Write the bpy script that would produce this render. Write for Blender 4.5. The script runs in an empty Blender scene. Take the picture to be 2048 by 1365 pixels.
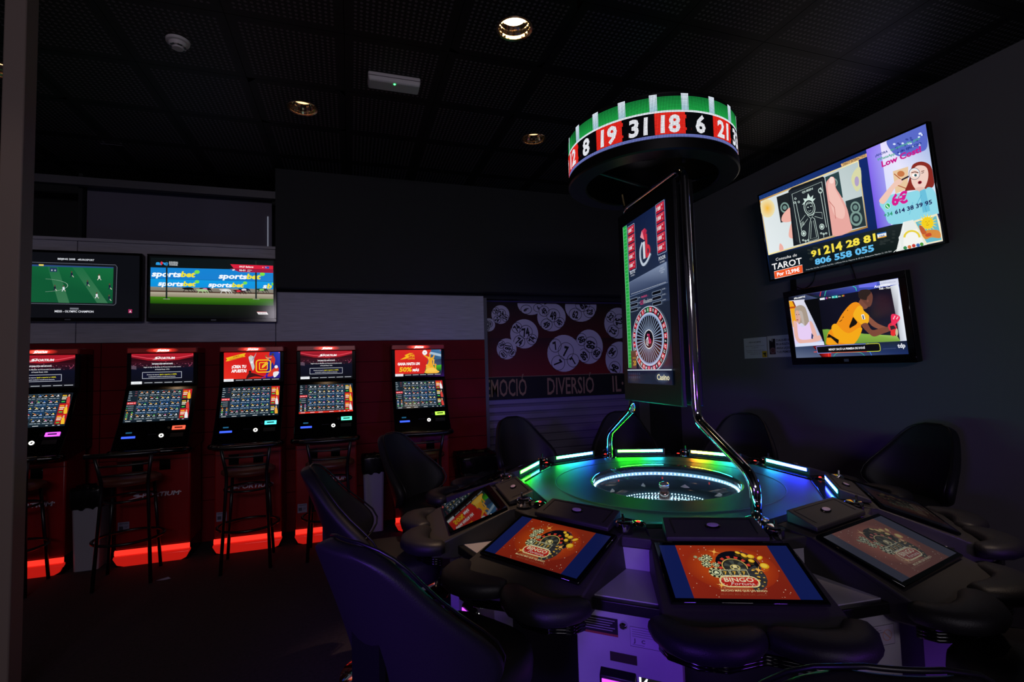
import bpy, bmesh, math, random
import numpy as np
from mathutils import Vector, Matrix
R = math.radians
PI = math.pi
SC = bpy.context.scene
COL = SC.collection
random.seed(7)

# ---------------------------------------------------------------- camera, world, lights, exposure
CAM_H = 1.45
YAW, PITCH, ROLL = 0.316089, 0.055982, -0.028099
def cam_axes():
    cy, sy = math.cos(YAW), math.sin(YAW)
    r = Vector((cy, -sy, 0)); f = Vector((sy, cy, 0)); u = Vector((0, 0, 1))
    f2 = f*math.cos(PITCH) + u*math.sin(PITCH); u2 = u*math.cos(PITCH) - f*math.sin(PITCH)
    return r*math.cos(ROLL) + u2*math.sin(ROLL), f2, u2*math.cos(ROLL) - r*math.sin(ROLL)
_r, _f, _u = cam_axes()
cd = bpy.data.cameras.new('camera'); cam = bpy.data.objects.new('camera', cd); COL.objects.link(cam)
cam.matrix_world = Matrix(((_r.x, _u.x, -_f.x, 0), (_r.y, _u.y, -_f.y, 0), (_r.z, _u.z, -_f.z, CAM_H), (0, 0, 0, 1)))
cd.sensor_width = 36.0; cd.sensor_fit = 'HORIZONTAL'; cd.lens = 36*992.25/2048; cd.clip_start = 0.05
SC.camera = cam
w = bpy.data.worlds.new('world'); SC.world = w; w.use_nodes = True
w.node_tree.nodes['Background'].inputs[0].default_value = (0.75, 0.62, 0.9, 1)
w.node_tree.nodes['Background'].inputs[1].default_value = 0.022
SC.view_settings.view_transform = 'Standard'; SC.view_settings.look = 'None'
SC.view_settings.exposure = 0.0; SC.view_settings.gamma = 1.0; SC.view_settings.use_curve_mapping = False
SC.cycles.max_bounces = 8; SC.cycles.glossy_bounces = 5; SC.cycles.transparent_max_bounces = 12
SC.cycles.sample_clamp_indirect = 4.0; SC.cycles.use_denoising = True
def area(name, loc, target, sx, sy, col, power):
    l = bpy.data.lights.new(name, 'AREA'); l.shape = 'RECTANGLE'; l.size = sx; l.size_y = sy
    l.color = col; l.energy = power
    o = bpy.data.objects.new(name, l); COL.objects.link(o); o.location = loc
    o.rotation_euler = (Vector(target) - Vector(loc)).to_track_quat('-Z', 'Y').to_euler()
    return o
# unseen violet lamps, added and aimed at the chair back and gap panels
l_ = area('violet_fill_light', (-1.5, -0.35, 1.25), (0.15, 1.4, 0.75), 0.5, 0.3, (0.22, 0.07, 1.0), 6.5); l_.data.spread = R(60)
l_ = area('violet_fill_light', (2.3, -1.7, 1.0), (1.72, 1.25, 0.5), 0.6, 0.3, (0.30, 0.06, 1.0), 2.8); l_.data.spread = R(50)
# unseen neutral lamp added to brighten the walls and boards
area('neutral_fill_light', (-0.5, -4.2, 3.0), (0.6, 5.0, 1.7), 3.0, 0.5, (0.95, 0.86, 1.0), 50)
def spot(name, loc, col, power, ang, to=None):
    l = bpy.data.lights.new(name, 'SPOT'); l.spot_size = R(ang); l.spot_blend = 0.6; l.color = col; l.energy = power
    l.shadow_soft_size = 0.04
    if ang < 50: l.spot_blend = 1.0
    o = bpy.data.objects.new(name, l); COL.objects.link(o); o.location = loc
    if to: o.rotation_euler = (Vector(to) - Vector(loc)).to_track_quat('-Z', 'Y').to_euler()
    return o
CEIL = 3.37
DOWNLIGHTS = [(0.90, 2.55), (-0.31, 3.76), (1.48, 3.79), (-2.03, 3.76)]
for (x, y), p, a_, t_ in zip(DOWNLIGHTS, (170, 0.5, 0.5, 1.2), (30, 100, 100, 100), ((.50, 2.47, .75), None, None, None)):
    spot('downlight_lamp', (x, y, CEIL - 0.02), (1.0, 0.66, 0.42), p, a_, t_)
spot('downlight_lamp', (2.5, 1.0, CEIL - 0.02), (1.0, 0.76, 0.6), 110, 36, (2.35, 1.55, .75))
spot('downlight_lamp', (-1.9, 1.6, CEIL - 0.02), (1.0, 0.74, 0.55), 4, 80, (-1.6, 2.6, 1.4))

# ---------------------------------------------------------------- helpers
def lin(c):
    if isinstance(c, str):
        c = c.lstrip('#')
        if len(c) == 3: c = ''.join(k*2 for k in c)
        c = [int(c[i:i+2], 16)/255 for i in (0, 2, 4)]
    return tuple((v/12.92 if v <= .04045 else ((v + .055)/1.055)**2.4) for v in c[:3])
MATS = {}
def mat(name, col=(0.5, 0.5, 0.5), rough=0.5, metal=0.0, spec=0.5, emit=None, strength=1.0, bump=0, bscale=200, vary=0.0, vscale=20, coat=0.0, aniso=None):
    if name in MATS: return MATS[name]
    m = bpy.data.materials.new(name); m.use_nodes = True; MATS[name] = m
    nt = m.node_tree; b = nt.nodes['Principled BSDF']
    c = lin(col) if isinstance(col, str) else col
    b.inputs['Base Color'].default_value = (*c, 1); b.inputs['Roughness'].default_value = rough
    b.inputs['Metallic'].default_value = metal; b.inputs['Specular IOR Level'].default_value = spec
    if coat: b.inputs['Coat Weight'].default_value = coat; b.inputs['Coat Roughness'].default_value = 0.05
    if emit is not None:
        e = lin(emit) if isinstance(emit, str) else emit
        b.inputs['Emission Color'].default_value = (*e, 1); b.inputs['Emission Strength'].default_value = strength
    if bump or vary:
        tc = nt.nodes.new('ShaderNodeTexCoord'); n = nt.nodes.new('ShaderNodeTexNoise')
        n.inputs['Scale'].default_value = bscale if bump else vscale; n.inputs['Detail'].default_value = 4
        nt.links.new(tc.outputs['Object'], n.inputs['Vector'])
        if bump:
            bm = nt.nodes.new('ShaderNodeBump'); bm.inputs['Strength'].default_value = bump; bm.inputs['Distance'].default_value = 0.002
            nt.links.new(n.outputs['Fac'], bm.inputs['Height']); nt.links.new(bm.outputs['Normal'], b.inputs['Normal'])
        if vary:
            n2 = nt.nodes.new('ShaderNodeTexNoise'); n2.inputs['Scale'].default_value = vscale; n2.inputs['Detail'].default_value = 5
            if aniso:
                mp = nt.nodes.new('ShaderNodeMapping'); mp.inputs['Scale'].default_value = aniso
                nt.links.new(tc.outputs['Object'], mp.inputs['Vector']); nt.links.new(mp.outputs['Vector'], n2.inputs['Vector'])
            else:
                nt.links.new(tc.outputs['Object'], n2.inputs['Vector'])
            rp = nt.nodes.new('ShaderNodeMapRange'); rp.inputs['To Min'].default_value = 1 - vary; rp.inputs['To Max'].default_value = 1 + vary
            rp.inputs['From Min'].default_value = .3; rp.inputs['From Max'].default_value = .7
            nt.links.new(n2.outputs['Fac'], rp.inputs['Value'])
            vm = nt.nodes.new('ShaderNodeVectorMath'); vm.operation = 'SCALE'; vm.inputs[0].default_value = c
            nt.links.new(rp.outputs['Result'], vm.inputs['Scale']); nt.links.new(vm.outputs['Vector'], b.inputs['Base Color'])
    return m
def attr_mat(name, strength=None, rough=0.08, spec=0.5, dots=None, grey=0.0):
    """colour from the mesh's Col attribute: as light (a screen) or, without strength, as print"""
    if name in MATS: return MATS[name]
    m = bpy.data.materials.new(name); m.use_nodes = True; MATS[name] = m
    nt = m.node_tree; b = nt.nodes['Principled BSDF']
    a = nt.nodes.new('ShaderNodeAttribute'); a.attribute_name = 'Col'
    b.inputs['Roughness'].default_value = rough; b.inputs['Specular IOR Level'].default_value = spec
    if strength is None:
        nt.links.new(a.outputs['Color'], b.inputs['Base Color']); return m
    b.inputs['Base Color'].default_value = (0.004, 0.004, 0.005, 1)
    b.inputs['Emission Strength'].default_value = strength
    src = a.outputs['Color']
    if dots:                                   # LED matrix: one round dot per cell of the UV grid
        uv = nt.nodes.new('ShaderNodeUVMap'); uv.uv_map = 'UVMap'
        sc = nt.nodes.new('ShaderNodeVectorMath'); sc.operation = 'SCALE'; sc.inputs['Scale'].default_value = dots
        fr = nt.nodes.new('ShaderNodeVectorMath'); fr.operation = 'FRACTION'
        sb = nt.nodes.new('ShaderNodeVectorMath'); sb.operation = 'SUBTRACT'; sb.inputs[1].default_value = (.5, .5, 0)
        ln = nt.nodes.new('ShaderNodeVectorMath'); ln.operation = 'LENGTH'
        mr = nt.nodes.new('ShaderNodeMapRange'); mr.inputs['From Min'].default_value = .26; mr.inputs['From Max'].default_value = .5
        mr.inputs['To Min'].default_value = 1.35; mr.inputs['To Max'].default_value = .12
        ml = nt.nodes.new('ShaderNodeVectorMath'); ml.operation = 'SCALE'
        for p, q in ((uv.outputs[0], sc.inputs[0]), (sc.outputs[0], fr.inputs[0]), (fr.outputs[0], sb.inputs[0]), (sb.outputs[0], ln.inputs[0]),
                     (ln.outputs['Value'], mr.inputs['Value']), (a.outputs['Color'], ml.inputs[0]), (mr.outputs['Result'], ml.inputs['Scale'])):
            nt.links.new(p, q)
        src = ml.outputs[0]
    nt.links.new(src, b.inputs['Emission Color'])
    return m

class MB:
    """collects shapes, then links them as ONE mesh object"""
    def __init__(s): s.v = []; s.f = []; s.mi = []; s.k = 0
    def add(s, vs, fs):
        b = len(s.v); s.v += [tuple(v) for v in vs]; s.f += [tuple(b + i for i in f) for f in fs]; s.mi += [s.k]*len(fs); return s
    def box(s, x0, x1, y0, y1, z0, z1, M=None):
        vs = [Vector((x, y, z)) for z in (z0, z1) for y in (y0, y1) for x in (x0, x1)]
        if M: vs = [M @ v for v in vs]
        return s.add(vs, [(0, 2, 3, 1), (4, 5, 7, 6), (0, 1, 5, 4), (2, 6, 7, 3), (0, 4, 6, 2), (1, 3, 7, 5)])
    def prism(s, prof, a0, a1, axis='x', M=None):
        """closed 2-D profile swept along an axis; profile is (y,z) for x, (x,z) for y, (x,y) for z"""
        def P(p, a): return Vector((a, p[0], p[1])) if axis == 'x' else Vector((p[0], a, p[1])) if axis == 'y' else Vector((p[0], p[1], a))
        n = len(prof); vs = [P(p, a0) for p in prof] + [P(p, a1) for p in prof]
        if M: vs = [M @ v for v in vs]
        return s.add(vs, [tuple(range(n))[::-1], tuple(range(n, 2*n))] + [(i, (i+1) % n, n + (i+1) % n, n + i) for i in range(n)])
    def lathe(s, prof, seg=32, c=(0, 0, 0), M=None, close=False):
        vs = []; fs = []; n = len(prof)
        for k in range(seg):
            a = 2*PI*k/seg
            for r, z in prof:
                p = Vector((c[0] + r*math.cos(a), c[1] + r*math.sin(a), c[2] + z)); vs.append(M @ p if M else p)
        for k in range(seg):
            for i in range(n - 1 + (1 if close else 0)):
                j = (i+1) % n; fs.append((k*n + i, ((k+1) % seg)*n + i, ((k+1) % seg)*n + j, k*n + j))
        if not close:
            if prof[0][0] > 1e-6: fs.append(tuple(k*n for k in range(seg))[::-1])
            if prof[-1][0] > 1e-6: fs.append(tuple(k*n + n-1 for k in range(seg)))
        return s.add(vs, fs)
    def loft(s, rings, cap=True, closed=False):
        n = len(rings[0]); vs = [p for r in rings for p in r]; m = len(rings); fs = []
        for k in range(m if closed else m-1):
            a, b = k*n, ((k+1) % m)*n
            fs += [(a + i, a + (i+1) % n, b + (i+1) % n, b + i) for i in range(n)]
        if cap and not closed: fs += [tuple(range(n))[::-1], tuple(range((m-1)*n, m*n))]
        return s.add(vs, fs)
    def tube(s, pts, r, seg=8, closed=False, cap=True):
        pts = [Vector(p) for p in pts]; n = len(pts); rings = []; up = None
        for i, p in enumerate(pts):
            a = pts[(i-1) % n] if (closed or i > 0) else p; b = pts[(i+1) % n] if (closed or i < n-1) else p
            t = (b - a).normalized()
            if up is None: up = Vector((0, 0, 1)) if abs(t.z) < .9 else Vector((1, 0, 0))
            x = (up - t*up.dot(t)).normalized(); up = x; y = t.cross(x)
            rr = r[i] if isinstance(r, (list, tuple)) else r
            rings.append([p + (x*math.cos(2*PI*k/seg) + y*math.sin(2*PI*k/seg))*rr for k in range(seg)])
        return s.loft(rings, cap, closed)
    def build(s, name, m, parent=None, smooth=False, bevel=0, bseg=2, subsurf=0, solid=0, loc=None, rot=None, label=None, ang=35):
        me = bpy.data.meshes.new(name); me.from_pydata([tuple(v) for v in s.v], [], s.f); me.update()
        ms = m if isinstance(m, (list, tuple)) else [m]
        for q in ms: me.materials.append(q)
        me.polygons.foreach_set('material_index', s.mi)
        bm = bmesh.new(); bm.from_mesh(me)
        bmesh.ops.recalc_face_normals(bm, faces=bm.faces)
        bm.to_mesh(me); bm.free()
        o = bpy.data.objects.new(name, me); COL.objects.link(o)
        if parent: o.parent = parent
        if loc: o.location = loc
        if rot: o.rotation_euler = rot
        if solid: q = o.modifiers.new('solid', 'SOLIDIFY'); q.thickness = solid; q.offset = -1
        if bevel: q = o.modifiers.new('bevel', 'BEVEL'); q.width = bevel; q.segments = bseg; q.limit_method = 'ANGLE'; q.angle_limit = R(40)
        if subsurf: q = o.modifiers.new('sub', 'SUBSURF'); q.levels = q.render_levels = subsurf
        if smooth or bevel:
            me.shade_smooth() if (smooth == 'all' or subsurf) else me.set_sharp_from_angle(angle=R(ang))
            for p in me.polygons: p.use_smooth = True
        if label: o['label'] = label
        return o
def tag(o, label=None, cat=None, group=None, kind=None):
    for k, v in (('label', label), ('category', cat), ('group', group), ('kind', kind)):
        if v: o[k] = v
    return o
def empty(name, loc, rz=0, label=None, cat=None, group=None, parent=None):
    o = bpy.data.objects.new(name, None); COL.objects.link(o); o.location = loc; o.rotation_euler = (0, 0, rz)
    o.empty_display_size = .1
    if parent: o.parent = parent
    return tag(o, label, cat, group)
def copy_tree(o, parent=None, skip=()):
    c = o.copy(); COL.objects.link(c); c.parent = parent
    for ch in list(o.children):
        if ch.name.split('.')[0] not in skip: copy_tree(ch, c, skip)
    return c
def fillet(pts, rad, n=5):
    """round the corners of a polyline"""
    pts = [Vector(p) for p in pts]; out = [pts[0]]
    for a, b, c in zip(pts, pts[1:], pts[2:]):
        d1 = (a-b); d2 = (c-b); q = min(rad, d1.length*.45, d2.length*.45)
        p1 = b + d1.normalized()*q; p2 = b + d2.normalized()*q
        out += [p1*(1-t)**2 + b*2*t*(1-t) + p2*t*t for t in [k/n for k in range(n+1)]]
    return out + [pts[-1]]

# ---------------------------------------------------------------- pictures: flat coloured shapes on a screen or a print
_TX = {}
def glyphs(s, bold):
    k = (s, bold)
    if k not in _TX:
        cu = bpy.data.curves.new('t', 'FONT'); cu.body = s; cu.size = 1; cu.resolution_u = 2; cu.offset = bold
        o = bpy.data.objects.new('t', cu); COL.objects.link(o)
        me = o.to_mesh(); vs = np.array([v.co[:2] for v in me.vertices]) if len(me.vertices) else np.zeros((1, 2))
        fs = [tuple(p.vertices) for p in me.polygons]
        o.to_mesh_clear(); bpy.data.objects.remove(o); bpy.data.curves.remove(cu)
        _TX[k] = (vs, fs)
    return _TX[k]
CAPH = 0.73
def homography(src, dst):
    A = []
    for (x, y), (u, v) in zip(src, dst):
        A += [[x, y, 1, 0, 0, 0, -u*x, -u*y], [0, 0, 0, x, y, 1, -v*x, -v*y]]
    h = np.linalg.solve(np.array(A, float), np.array([c for d in dst for c in d], float))
    return np.append(h, 1).reshape(3, 3)
class Pic:
    def __init__(s, W, H, src=None):
        s.W, s.H = W, H; s.v = []; s.f = []; s.c = []; s.L = 0; s.hold = False
        s.Hm = homography(src, [(0, 0), (W, 0), (W, H), (0, H)]) if src else None
    def m(s, p):
        if s.Hm is None: return p
        q = s.Hm @ np.array([p[0], p[1], 1.0]); return (q[0]/q[2], q[1]/q[2])
    def raw(s, pts, faces, col, each=None):
        if not s.hold: s.L += 1
        b = len(s.v); s.v += [(p[0], p[1], s.L) for p in pts]
        cs = each if each else [lin(col)]*len(pts)
        for f in faces: s.f.append(tuple(b+i for i in f)); s.c += [cs[i] for i in f]
    def poly(s, pts, col):
        pts = [s.m(p) for p in pts]
        if isinstance(col, list): s.raw(pts, [tuple(range(len(pts)))], None, [lin(c) for c in col])
        else: s.raw(pts, [tuple(range(len(pts)))], col)
    def rect(s, x0, y0, x1, y1, col): s.poly([(x0, y0), (x1, y0), (x1, y1), (x0, y1)], col)
    def vgrad(s, x0, y0, x1, y1, c0, c1): s.poly([(x0, y0), (x1, y0), (x1, y1), (x0, y1)], [c0, c0, c1, c1])
    def ell(s, cx, cy, rx, ry=None, col='#fff', n=24, rot=0, a0=0, a1=360, edge=None, inner=0):
        ry = ry or rx; cr, sr = math.cos(R(rot)), math.sin(R(rot))
        an = [R(a0 + (a1-a0)*k/n) for k in range(n + 1)]
        def pt(a, q): x, y = rx*q*math.cos(a), ry*q*math.sin(a); return s.m((cx + x*cr - y*sr, cy + x*sr + y*cr))
        o = [pt(a, 1) for a in an]
        c0 = lin(col); c1 = lin(edge) if edge else c0
        if inner:
            i = [pt(a, inner) for a in an]
            s.raw(o + i, [(k, k+1, n+1+k+1, n+1+k) for k in range(n)], None, [c1]*(n+1) + [c0]*(n+1))
        else:
            s.raw([s.m((cx, cy))] + o, [(0, k+1, k+2) for k in range(n)], None, [c0] + [c1]*(n+1))
    def line(s, pts, wd, col, closed=False):
        pts = [Vector(s.m(p)) for p in pts]; n = len(pts); vs = []; fs = []
        for i, p in enumerate(pts):
            a = pts[(i-1) % n] if (closed or i) else p; b = pts[(i+1) % n] if (closed or i < n-1) else p
            d = (b-a); d = d.normalized() if d.length > 1e-9 else Vector((1, 0)); q = Vector((-d.y, d.x))*wd/2
            vs += [tuple(p+q), tuple(p-q)]
        for i in range(n if closed else n-1):
            j = (i+1) % n; fs.append((2*i, 2*j, 2*j+1, 2*i+1))
        s.raw(vs, fs, col)
    def rrect(s, x0, y0, x1, y1, r, col, wd=None):
        pts = []
        for cx, cy, a in ((x1-r, y0+r, -90), (x1-r, y1-r, 0), (x0+r, y1-r, 90), (x0+r, y0+r, 180)):
            pts += [(cx + r*math.cos(R(a+k*18)), cy + r*math.sin(R(a+k*18))) for k in range(6)]
        s.line(pts, wd, col, True) if wd else s.poly(pts, col)
    def text(s, t, x, y, h, col, align='l', bold=0.0, shear=0.0, wid=None, xs=1.0, rot=0.0):
        """text with its baseline at (x,y), capital height h, canvas units; wid fits the width"""
        vs, fs = glyphs(t, bold)
        x0, x1 = vs[:, 0].min(), vs[:, 0].max(); k = h/CAPH; kx = k*xs
        if wid: kx = wid/max(1e-6, x1-x0)
        off = -x0*kx if align == 'l' else -(x0+x1)/2*kx if align == 'c' else -x1*kx
        cr, sr = math.cos(R(rot)), math.sin(R(rot)); pts = []
        for a, b in vs:
            X = a*kx + off + shear*b*k; Y = -b*k
            pts.append((x + X*cr - Y*sr, y + X*sr + Y*cr))
        s.raw(pts, fs, col)
    def textp(s, t, p0, p1, h, col, bold=0.0, shear=0.0):
        """text along a baseline given by two source points"""
        a = Vector(s.m(p0)); b = Vector(s.m(p1))
        s.text(t, a.x, a.y, h, col, 'l', bold, shear, wid=(b-a).length, rot=math.degrees(math.atan2((b-a).y, (b-a).x)))
    def build(s, name, m, origin, ax, ay, parent=None, eps=4e-5, uv=None, bend=None, label=None):
        """origin = top-left corner, ax/ay = world vectors of the picture's whole width and height"""
        O, AX, AY = Vector(origin), Vector(ax), Vector(ay); N = AX.cross(AY).normalized()*-1
        W, H = s.W, s.H
        if bend: vs = [bend(x/W, y/H, L*eps) for x, y, L in s.v]
        else: vs = [O + AX*(min(max(x, 0), W)/W) + AY*(min(max(y, 0), H)/H) + N*(L*eps) for x, y, L in s.v]
        me = bpy.data.meshes.new(name); me.from_pydata([tuple(v) for v in vs], [], s.f); me.materials.append(m)
        ca = me.color_attributes.new('Col', 'FLOAT_COLOR', 'CORNER')
        ca.data.foreach_set('color', np.array([(*c, 1.0) for c in s.c], np.float32).ravel())
        if uv:
            ul = me.uv_layers.new(name='UVMap'); li = [i for f in s.f for i in f]
            ul.data.foreach_set('uv', np.array([(s.v[i][0]/W*uv[0], s.v[i][1]/H*uv[1]) for i in li], np.float32).ravel())
        o = bpy.data.objects.new(name, me); COL.objects.link(o)
        if parent: o.parent = parent
        if label: o['label'] = label
        return o
def smoothpts(pts, n=4, closed=True):
    """Catmull-Rom through points, for outlines in pictures"""
    P = [np.array(p, float) for p in pts]; m = len(P); out = []
    for i in range(m if closed else m-1):
        a, b, c, d = (P[(i-1) % m], P[i], P[(i+1) % m], P[(i+2) % m]) if closed else (P[max(i-1, 0)], P[i], P[i+1], P[min(i+2, m-1)])
        for k in range(n):
            t = k/n; out.append(tuple(.5*((2*b) + (-a+c)*t + (2*a-5*b+4*c-d)*t*t + (-a+3*b-3*c+d)*t**3)))
    if not closed: out.append(tuple(P[-1]))
    return out
# ---------------------------------------------------------------- materials
m_floor = mat('dark carpet', '#2a2028', .95, vary=.35, vscale=60, bump=.6, bscale=400)
m_ceil = mat('black ceiling void', '#08080a', .9)
m_wallr = mat('charcoal wall paint', '#6a656c', .85, bump=.15, bscale=300)
m_dark = mat('black wall board', '#0f1116', .7, vary=.12, vscale=6)
m_grey = mat('grey brushed wood board', '#b4b0bc', .55, vary=.25, vscale=4, aniso=(1.2, 10, 60))
m_redw = mat('dark red wall board', '#760717', .62, spec=.15, vary=.12, vscale=5)
m_shut = mat('painted steel shutter', '#7b7590', .45, metal=.2)
m_frame = mat('grey steel frame', '#5c5a60', .5, metal=.3)
m_black = mat('black satin plastic', '#0c0c0e', .38)
m_gloss = mat('glossy black plastic', '#050506', .12)
m_leather = mat('black leatherette', '#1a181d', .5, spec=.35, bump=.35, bscale=260)
m_chrome = mat('chrome', '#d8d8dc', .07, metal=1.0)
m_dkmetal = mat('black painted steel tube', '#101012', .28, spec=.6)
m_steel = mat('grey cabinet steel', '#a39daa', .45, vary=.06, vscale=8)
m_white = mat('white plastic', '#cfc8cc', .5)
m_cable = mat('black cable', '#060606', .5)

# ---------------------------------------------------------------- the room
XR, YB = 3.924, 5.10
def st(o): o['kind'] = 'structure'; return o
st(MB().box(-5, XR + .3, -4.5, 5.9, -.06, 0).build('floor', m_floor))
b = MB().box(XR, XR + .15, -4.5, 5.9, 0, CEIL + .25)
st(b.build('wall_right', m_wallr))
# ceiling: a black void above perforated metal tiles with open joints
ceiling = st(MB().box(-5, XR + .3, -4.5, 5.9, CEIL + .16, CEIL + .22).build('ceiling', m_ceil))
def tile_mat():
    m = bpy.data.materials.new('perforated black metal tile'); m.use_nodes = True; nt = m.node_tree; b = nt.nodes['Principled BSDF']
    tc = nt.nodes.new('ShaderNodeTexCoord')
    def V(op, a, v): n = nt.nodes.new('ShaderNodeVectorMath'); n.operation = op; nt.links.new(a, n.inputs[0]); \
        (setattr(n.inputs['Scale'], 'default_value', v) if op == 'SCALE' else setattr(n.inputs[1], 'default_value', v) if v is not None else None); return n.outputs[0]
    def Mt(op, a, v): n = nt.nodes.new('ShaderNodeMath'); n.operation = op; nt.links.new(a, n.inputs[0]); n.inputs[1].default_value = v; return n.outputs[0]
    p = V('MULTIPLY', tc.outputs['Object'], (1, 1, 0)); q = V('ADD', V('SCALE', p, 33.34), (100.5, 100.5, 0)); fr = V('SUBTRACT', V('FRACTION', q, None), (.5, .5, 0))
    ln = nt.nodes.new('ShaderNodeVectorMath'); ln.operation = 'LENGTH'; nt.links.new(fr, ln.inputs[0])
    hole = Mt('LESS_THAN', ln.outputs['Value'], .27)
    sp = nt.nodes.new('ShaderNodeSeparateXYZ'); nt.links.new(p, sp.inputs[0])
    ins = []
    for k in 'XY':
        ab = nt.nodes.new('ShaderNodeMath'); ab.operation = 'ABSOLUTE'; nt.links.new(sp.outputs[k], ab.inputs[0]); ins.append(Mt('LESS_THAN', ab.outputs[0], .25))
    mu = nt.nodes.new('ShaderNodeMath'); mu.operation = 'MULTIPLY'; nt.links.new(ins[0], mu.inputs[0]); nt.links.new(ins[1], mu.inputs[1])
    m2 = nt.nodes.new('ShaderNodeMath'); m2.operation = 'MULTIPLY'; nt.links.new(mu.outputs[0], m2.inputs[0]); nt.links.new(hole, m2.inputs[1])
    mx = nt.nodes.new('ShaderNodeMix'); mx.data_type = 'RGBA'
    mx.inputs['A'].default_value = (*lin('#0b0a0c'), 1); mx.inputs['B'].default_value = (*lin('#62585e'), 1)
    nt.links.new(m2.outputs[0], mx.inputs['Factor']); nt.links.new(mx.outputs['Result'], b.inputs['Base Color'])
    b.inputs['Roughness'].default_value = .55; b.inputs['Specular IOR Level'].default_value = .3
    return m
m_tile = tile_mat()
tm = MB().box(-.2985, .2985, -.2985, .2985, 0, .025).build('ceiling_tile', m_tile, ceiling)
def holed(cx, cy, r=.095, n=32):
    b = MB(); rg = []
    for z, q in ((.025, 0), (.025, 1), (0, 1), (0, 0)):
        ring = []
        for k in range(n):
            a = 2*PI*(k + .5)/n; c, s = math.cos(a), math.sin(a)
            if q == 0: ring.append(Vector((cx + r*c, cy + r*s, z)))
            else:
                t = min((((.2985 if c > 0 else -.2985) - cx)/c) if abs(c) > 1e-6 else 9, (((.2985 if s > 0 else -.2985) - cy)/s) if abs(s) > 1e-6 else 9); ring.append(Vector((cx + t*c, cy + t*s, z)))
        rg.append(ring)
    return b.loft(rg, cap=False, closed=True)
tl = [(-.016 + .596*(i + .5)*1.0, y) for i in range(-7, 7) for y in [2.43 + .6*k for k in range(-3, 6)]]
first = True
def hole_near(x, y): return any(abs(x-a) < .37 and abs(y-b_) < .37 for a, b_ in DOWNLIGHTS)
for i in range(-7, 7):
    for k in range(-4, 5):
        x = -.016 + .6*(i + .5); y = 3.15 + .6*k + .0
        if x + .3 > XR + .02 and x - .3 > XR: continue
        hit = [(a - x, b_ - y) for a, b_ in DOWNLIGHTS if abs(a-x) < .3 and abs(b_-y) < .3]
        if hit: o = holed(*hit[0]).build('ceiling_tile', m_tile, ceiling)
        else:
            o = tm if first else tm.copy()
            if not first: COL.objects.link(o); o.parent = ceiling
            first = False
        o.location = (x, y, CEIL)
# red and grey boards of the back wall
wall_back = st(MB().box(-5, 1.36, YB + .02, YB + .08, 0, 2.66).build('wall_back', m_dark))
def board(x0, x1, z0, z1, m, name): return MB().box(x0, x1, YB, YB + .03, z0, z1).build(name, m, wall_back, bevel=.002, bseg=1)
zs = [.0, .36, .56, .76, .96, 1.16, 1.36, 1.56, 1.767]
for z0, z1 in zip(zs, zs[1:]):
    for x0, x1 in ((-4.2, -2.02), (-2.015, -.665), (-.66, 1.36)): board(x0, x1, z0 + .002, z1 - .002, m_redw, 'panel')
for x0, x1, z1 in ((-4.2, -2.2, 2.64), (-2.195, -.665, 2.64), (-.66, 1.36, 2.235)): board(x0, x1, 1.769, z1, m_grey, 'panel')
MB().box(-4.2, -.55, YB - .02, YB + .25, 2.64, 2.665).build('ledge', m_grey, wall_back)
# deep part of the back wall behind boards, niche and shutter
st(MB().box(-5, XR + .02, 5.72, 5.8, 0, CEIL + .2).build('wall_rear', m_dark))
st(MB().box(-.645, XR, 4.95, 5.7, 2.26, CEIL + .15).build('soffit_beam', m_dark))
st(MB().box(3.30, XR, 5.28, 5.70, 0, 2.26).build('wall_corner', m_dark))
st(MB().box(1.36, 3.5, 5.16, 5.28, 2.215, 2.26).build('trim_2', m_dark))
jam = st(MB().box(3.28, 3.42, 5.20, 5.29, 0, 2.22).build('trim_1', m_frame, bevel=.004))
MB().box(1.36, 1.40, 5.12, 5.30, 0, 2.22).build('jamb', m_frame, jam)
# shutter with its slats
sh = empty('roller_shutter', (2.35, 5.34, 0), 0, 'lilac grey steel roller shutter closed below the lottery poster', 'shutter')
s0 = MB().prism([(-.012, 0), (-.026, .012), (-.026, .062), (-.012, .074), (-.004, .086), (.004, .086), (.004, 0)], -.97, .97).build('slat', m_shut, sh)
for k in range(27):
    if k: s0 = s0.copy(); COL.objects.link(s0); s0.parent = sh
    s0.location.z = .005 + .087*k
# niche above the televisions with its rolled-down blind
wn = st(MB().box(-2.245, -.73, 5.36, 5.37, 2.6, 3.2).build('window_1', mat('grey blind cloth', '#6a6576', .9)))
MB().box(-.768, -.761, 5.350, 5.356, 2.66, 3.03).build('light_gap', mat('daylight gap', (1, 1, 1), emit='#b9c4d8', strength=.35), wn)
MB().box(-2.27, -.71, 5.33, 5.40, 3.2, 3.26).build('blind_box', m_frame, wn)
bm_ = st(MB().box(-4.2, -.645, 5.20, 5.26, 3.165, 3.235).build('trim_3', m_frame))
st(MB().box(-2.285, -2.255, 5.30, 5.72, 2.64, 3.3).build('trim_4', m_dark))
# slim post in front of the terminals
st(MB().box(-1.535, -1.45, 2.86, 2.96, 0, CEIL).build('pillar', mat('taupe painted post', '#8d7c74', .6), bevel=.006))
for x0, x1, y0, y1 in ((-1.9, -1.75, 4.72, 4.73), (-2.62, -2.45, 4.3, 4.312)):
    st(MB().box(x0, x1, y0, y1, CEIL - .012, CEIL).build('glint_trim', m_chrome))  # short bright strips added for the light streaks on the ceiling seams
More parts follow.
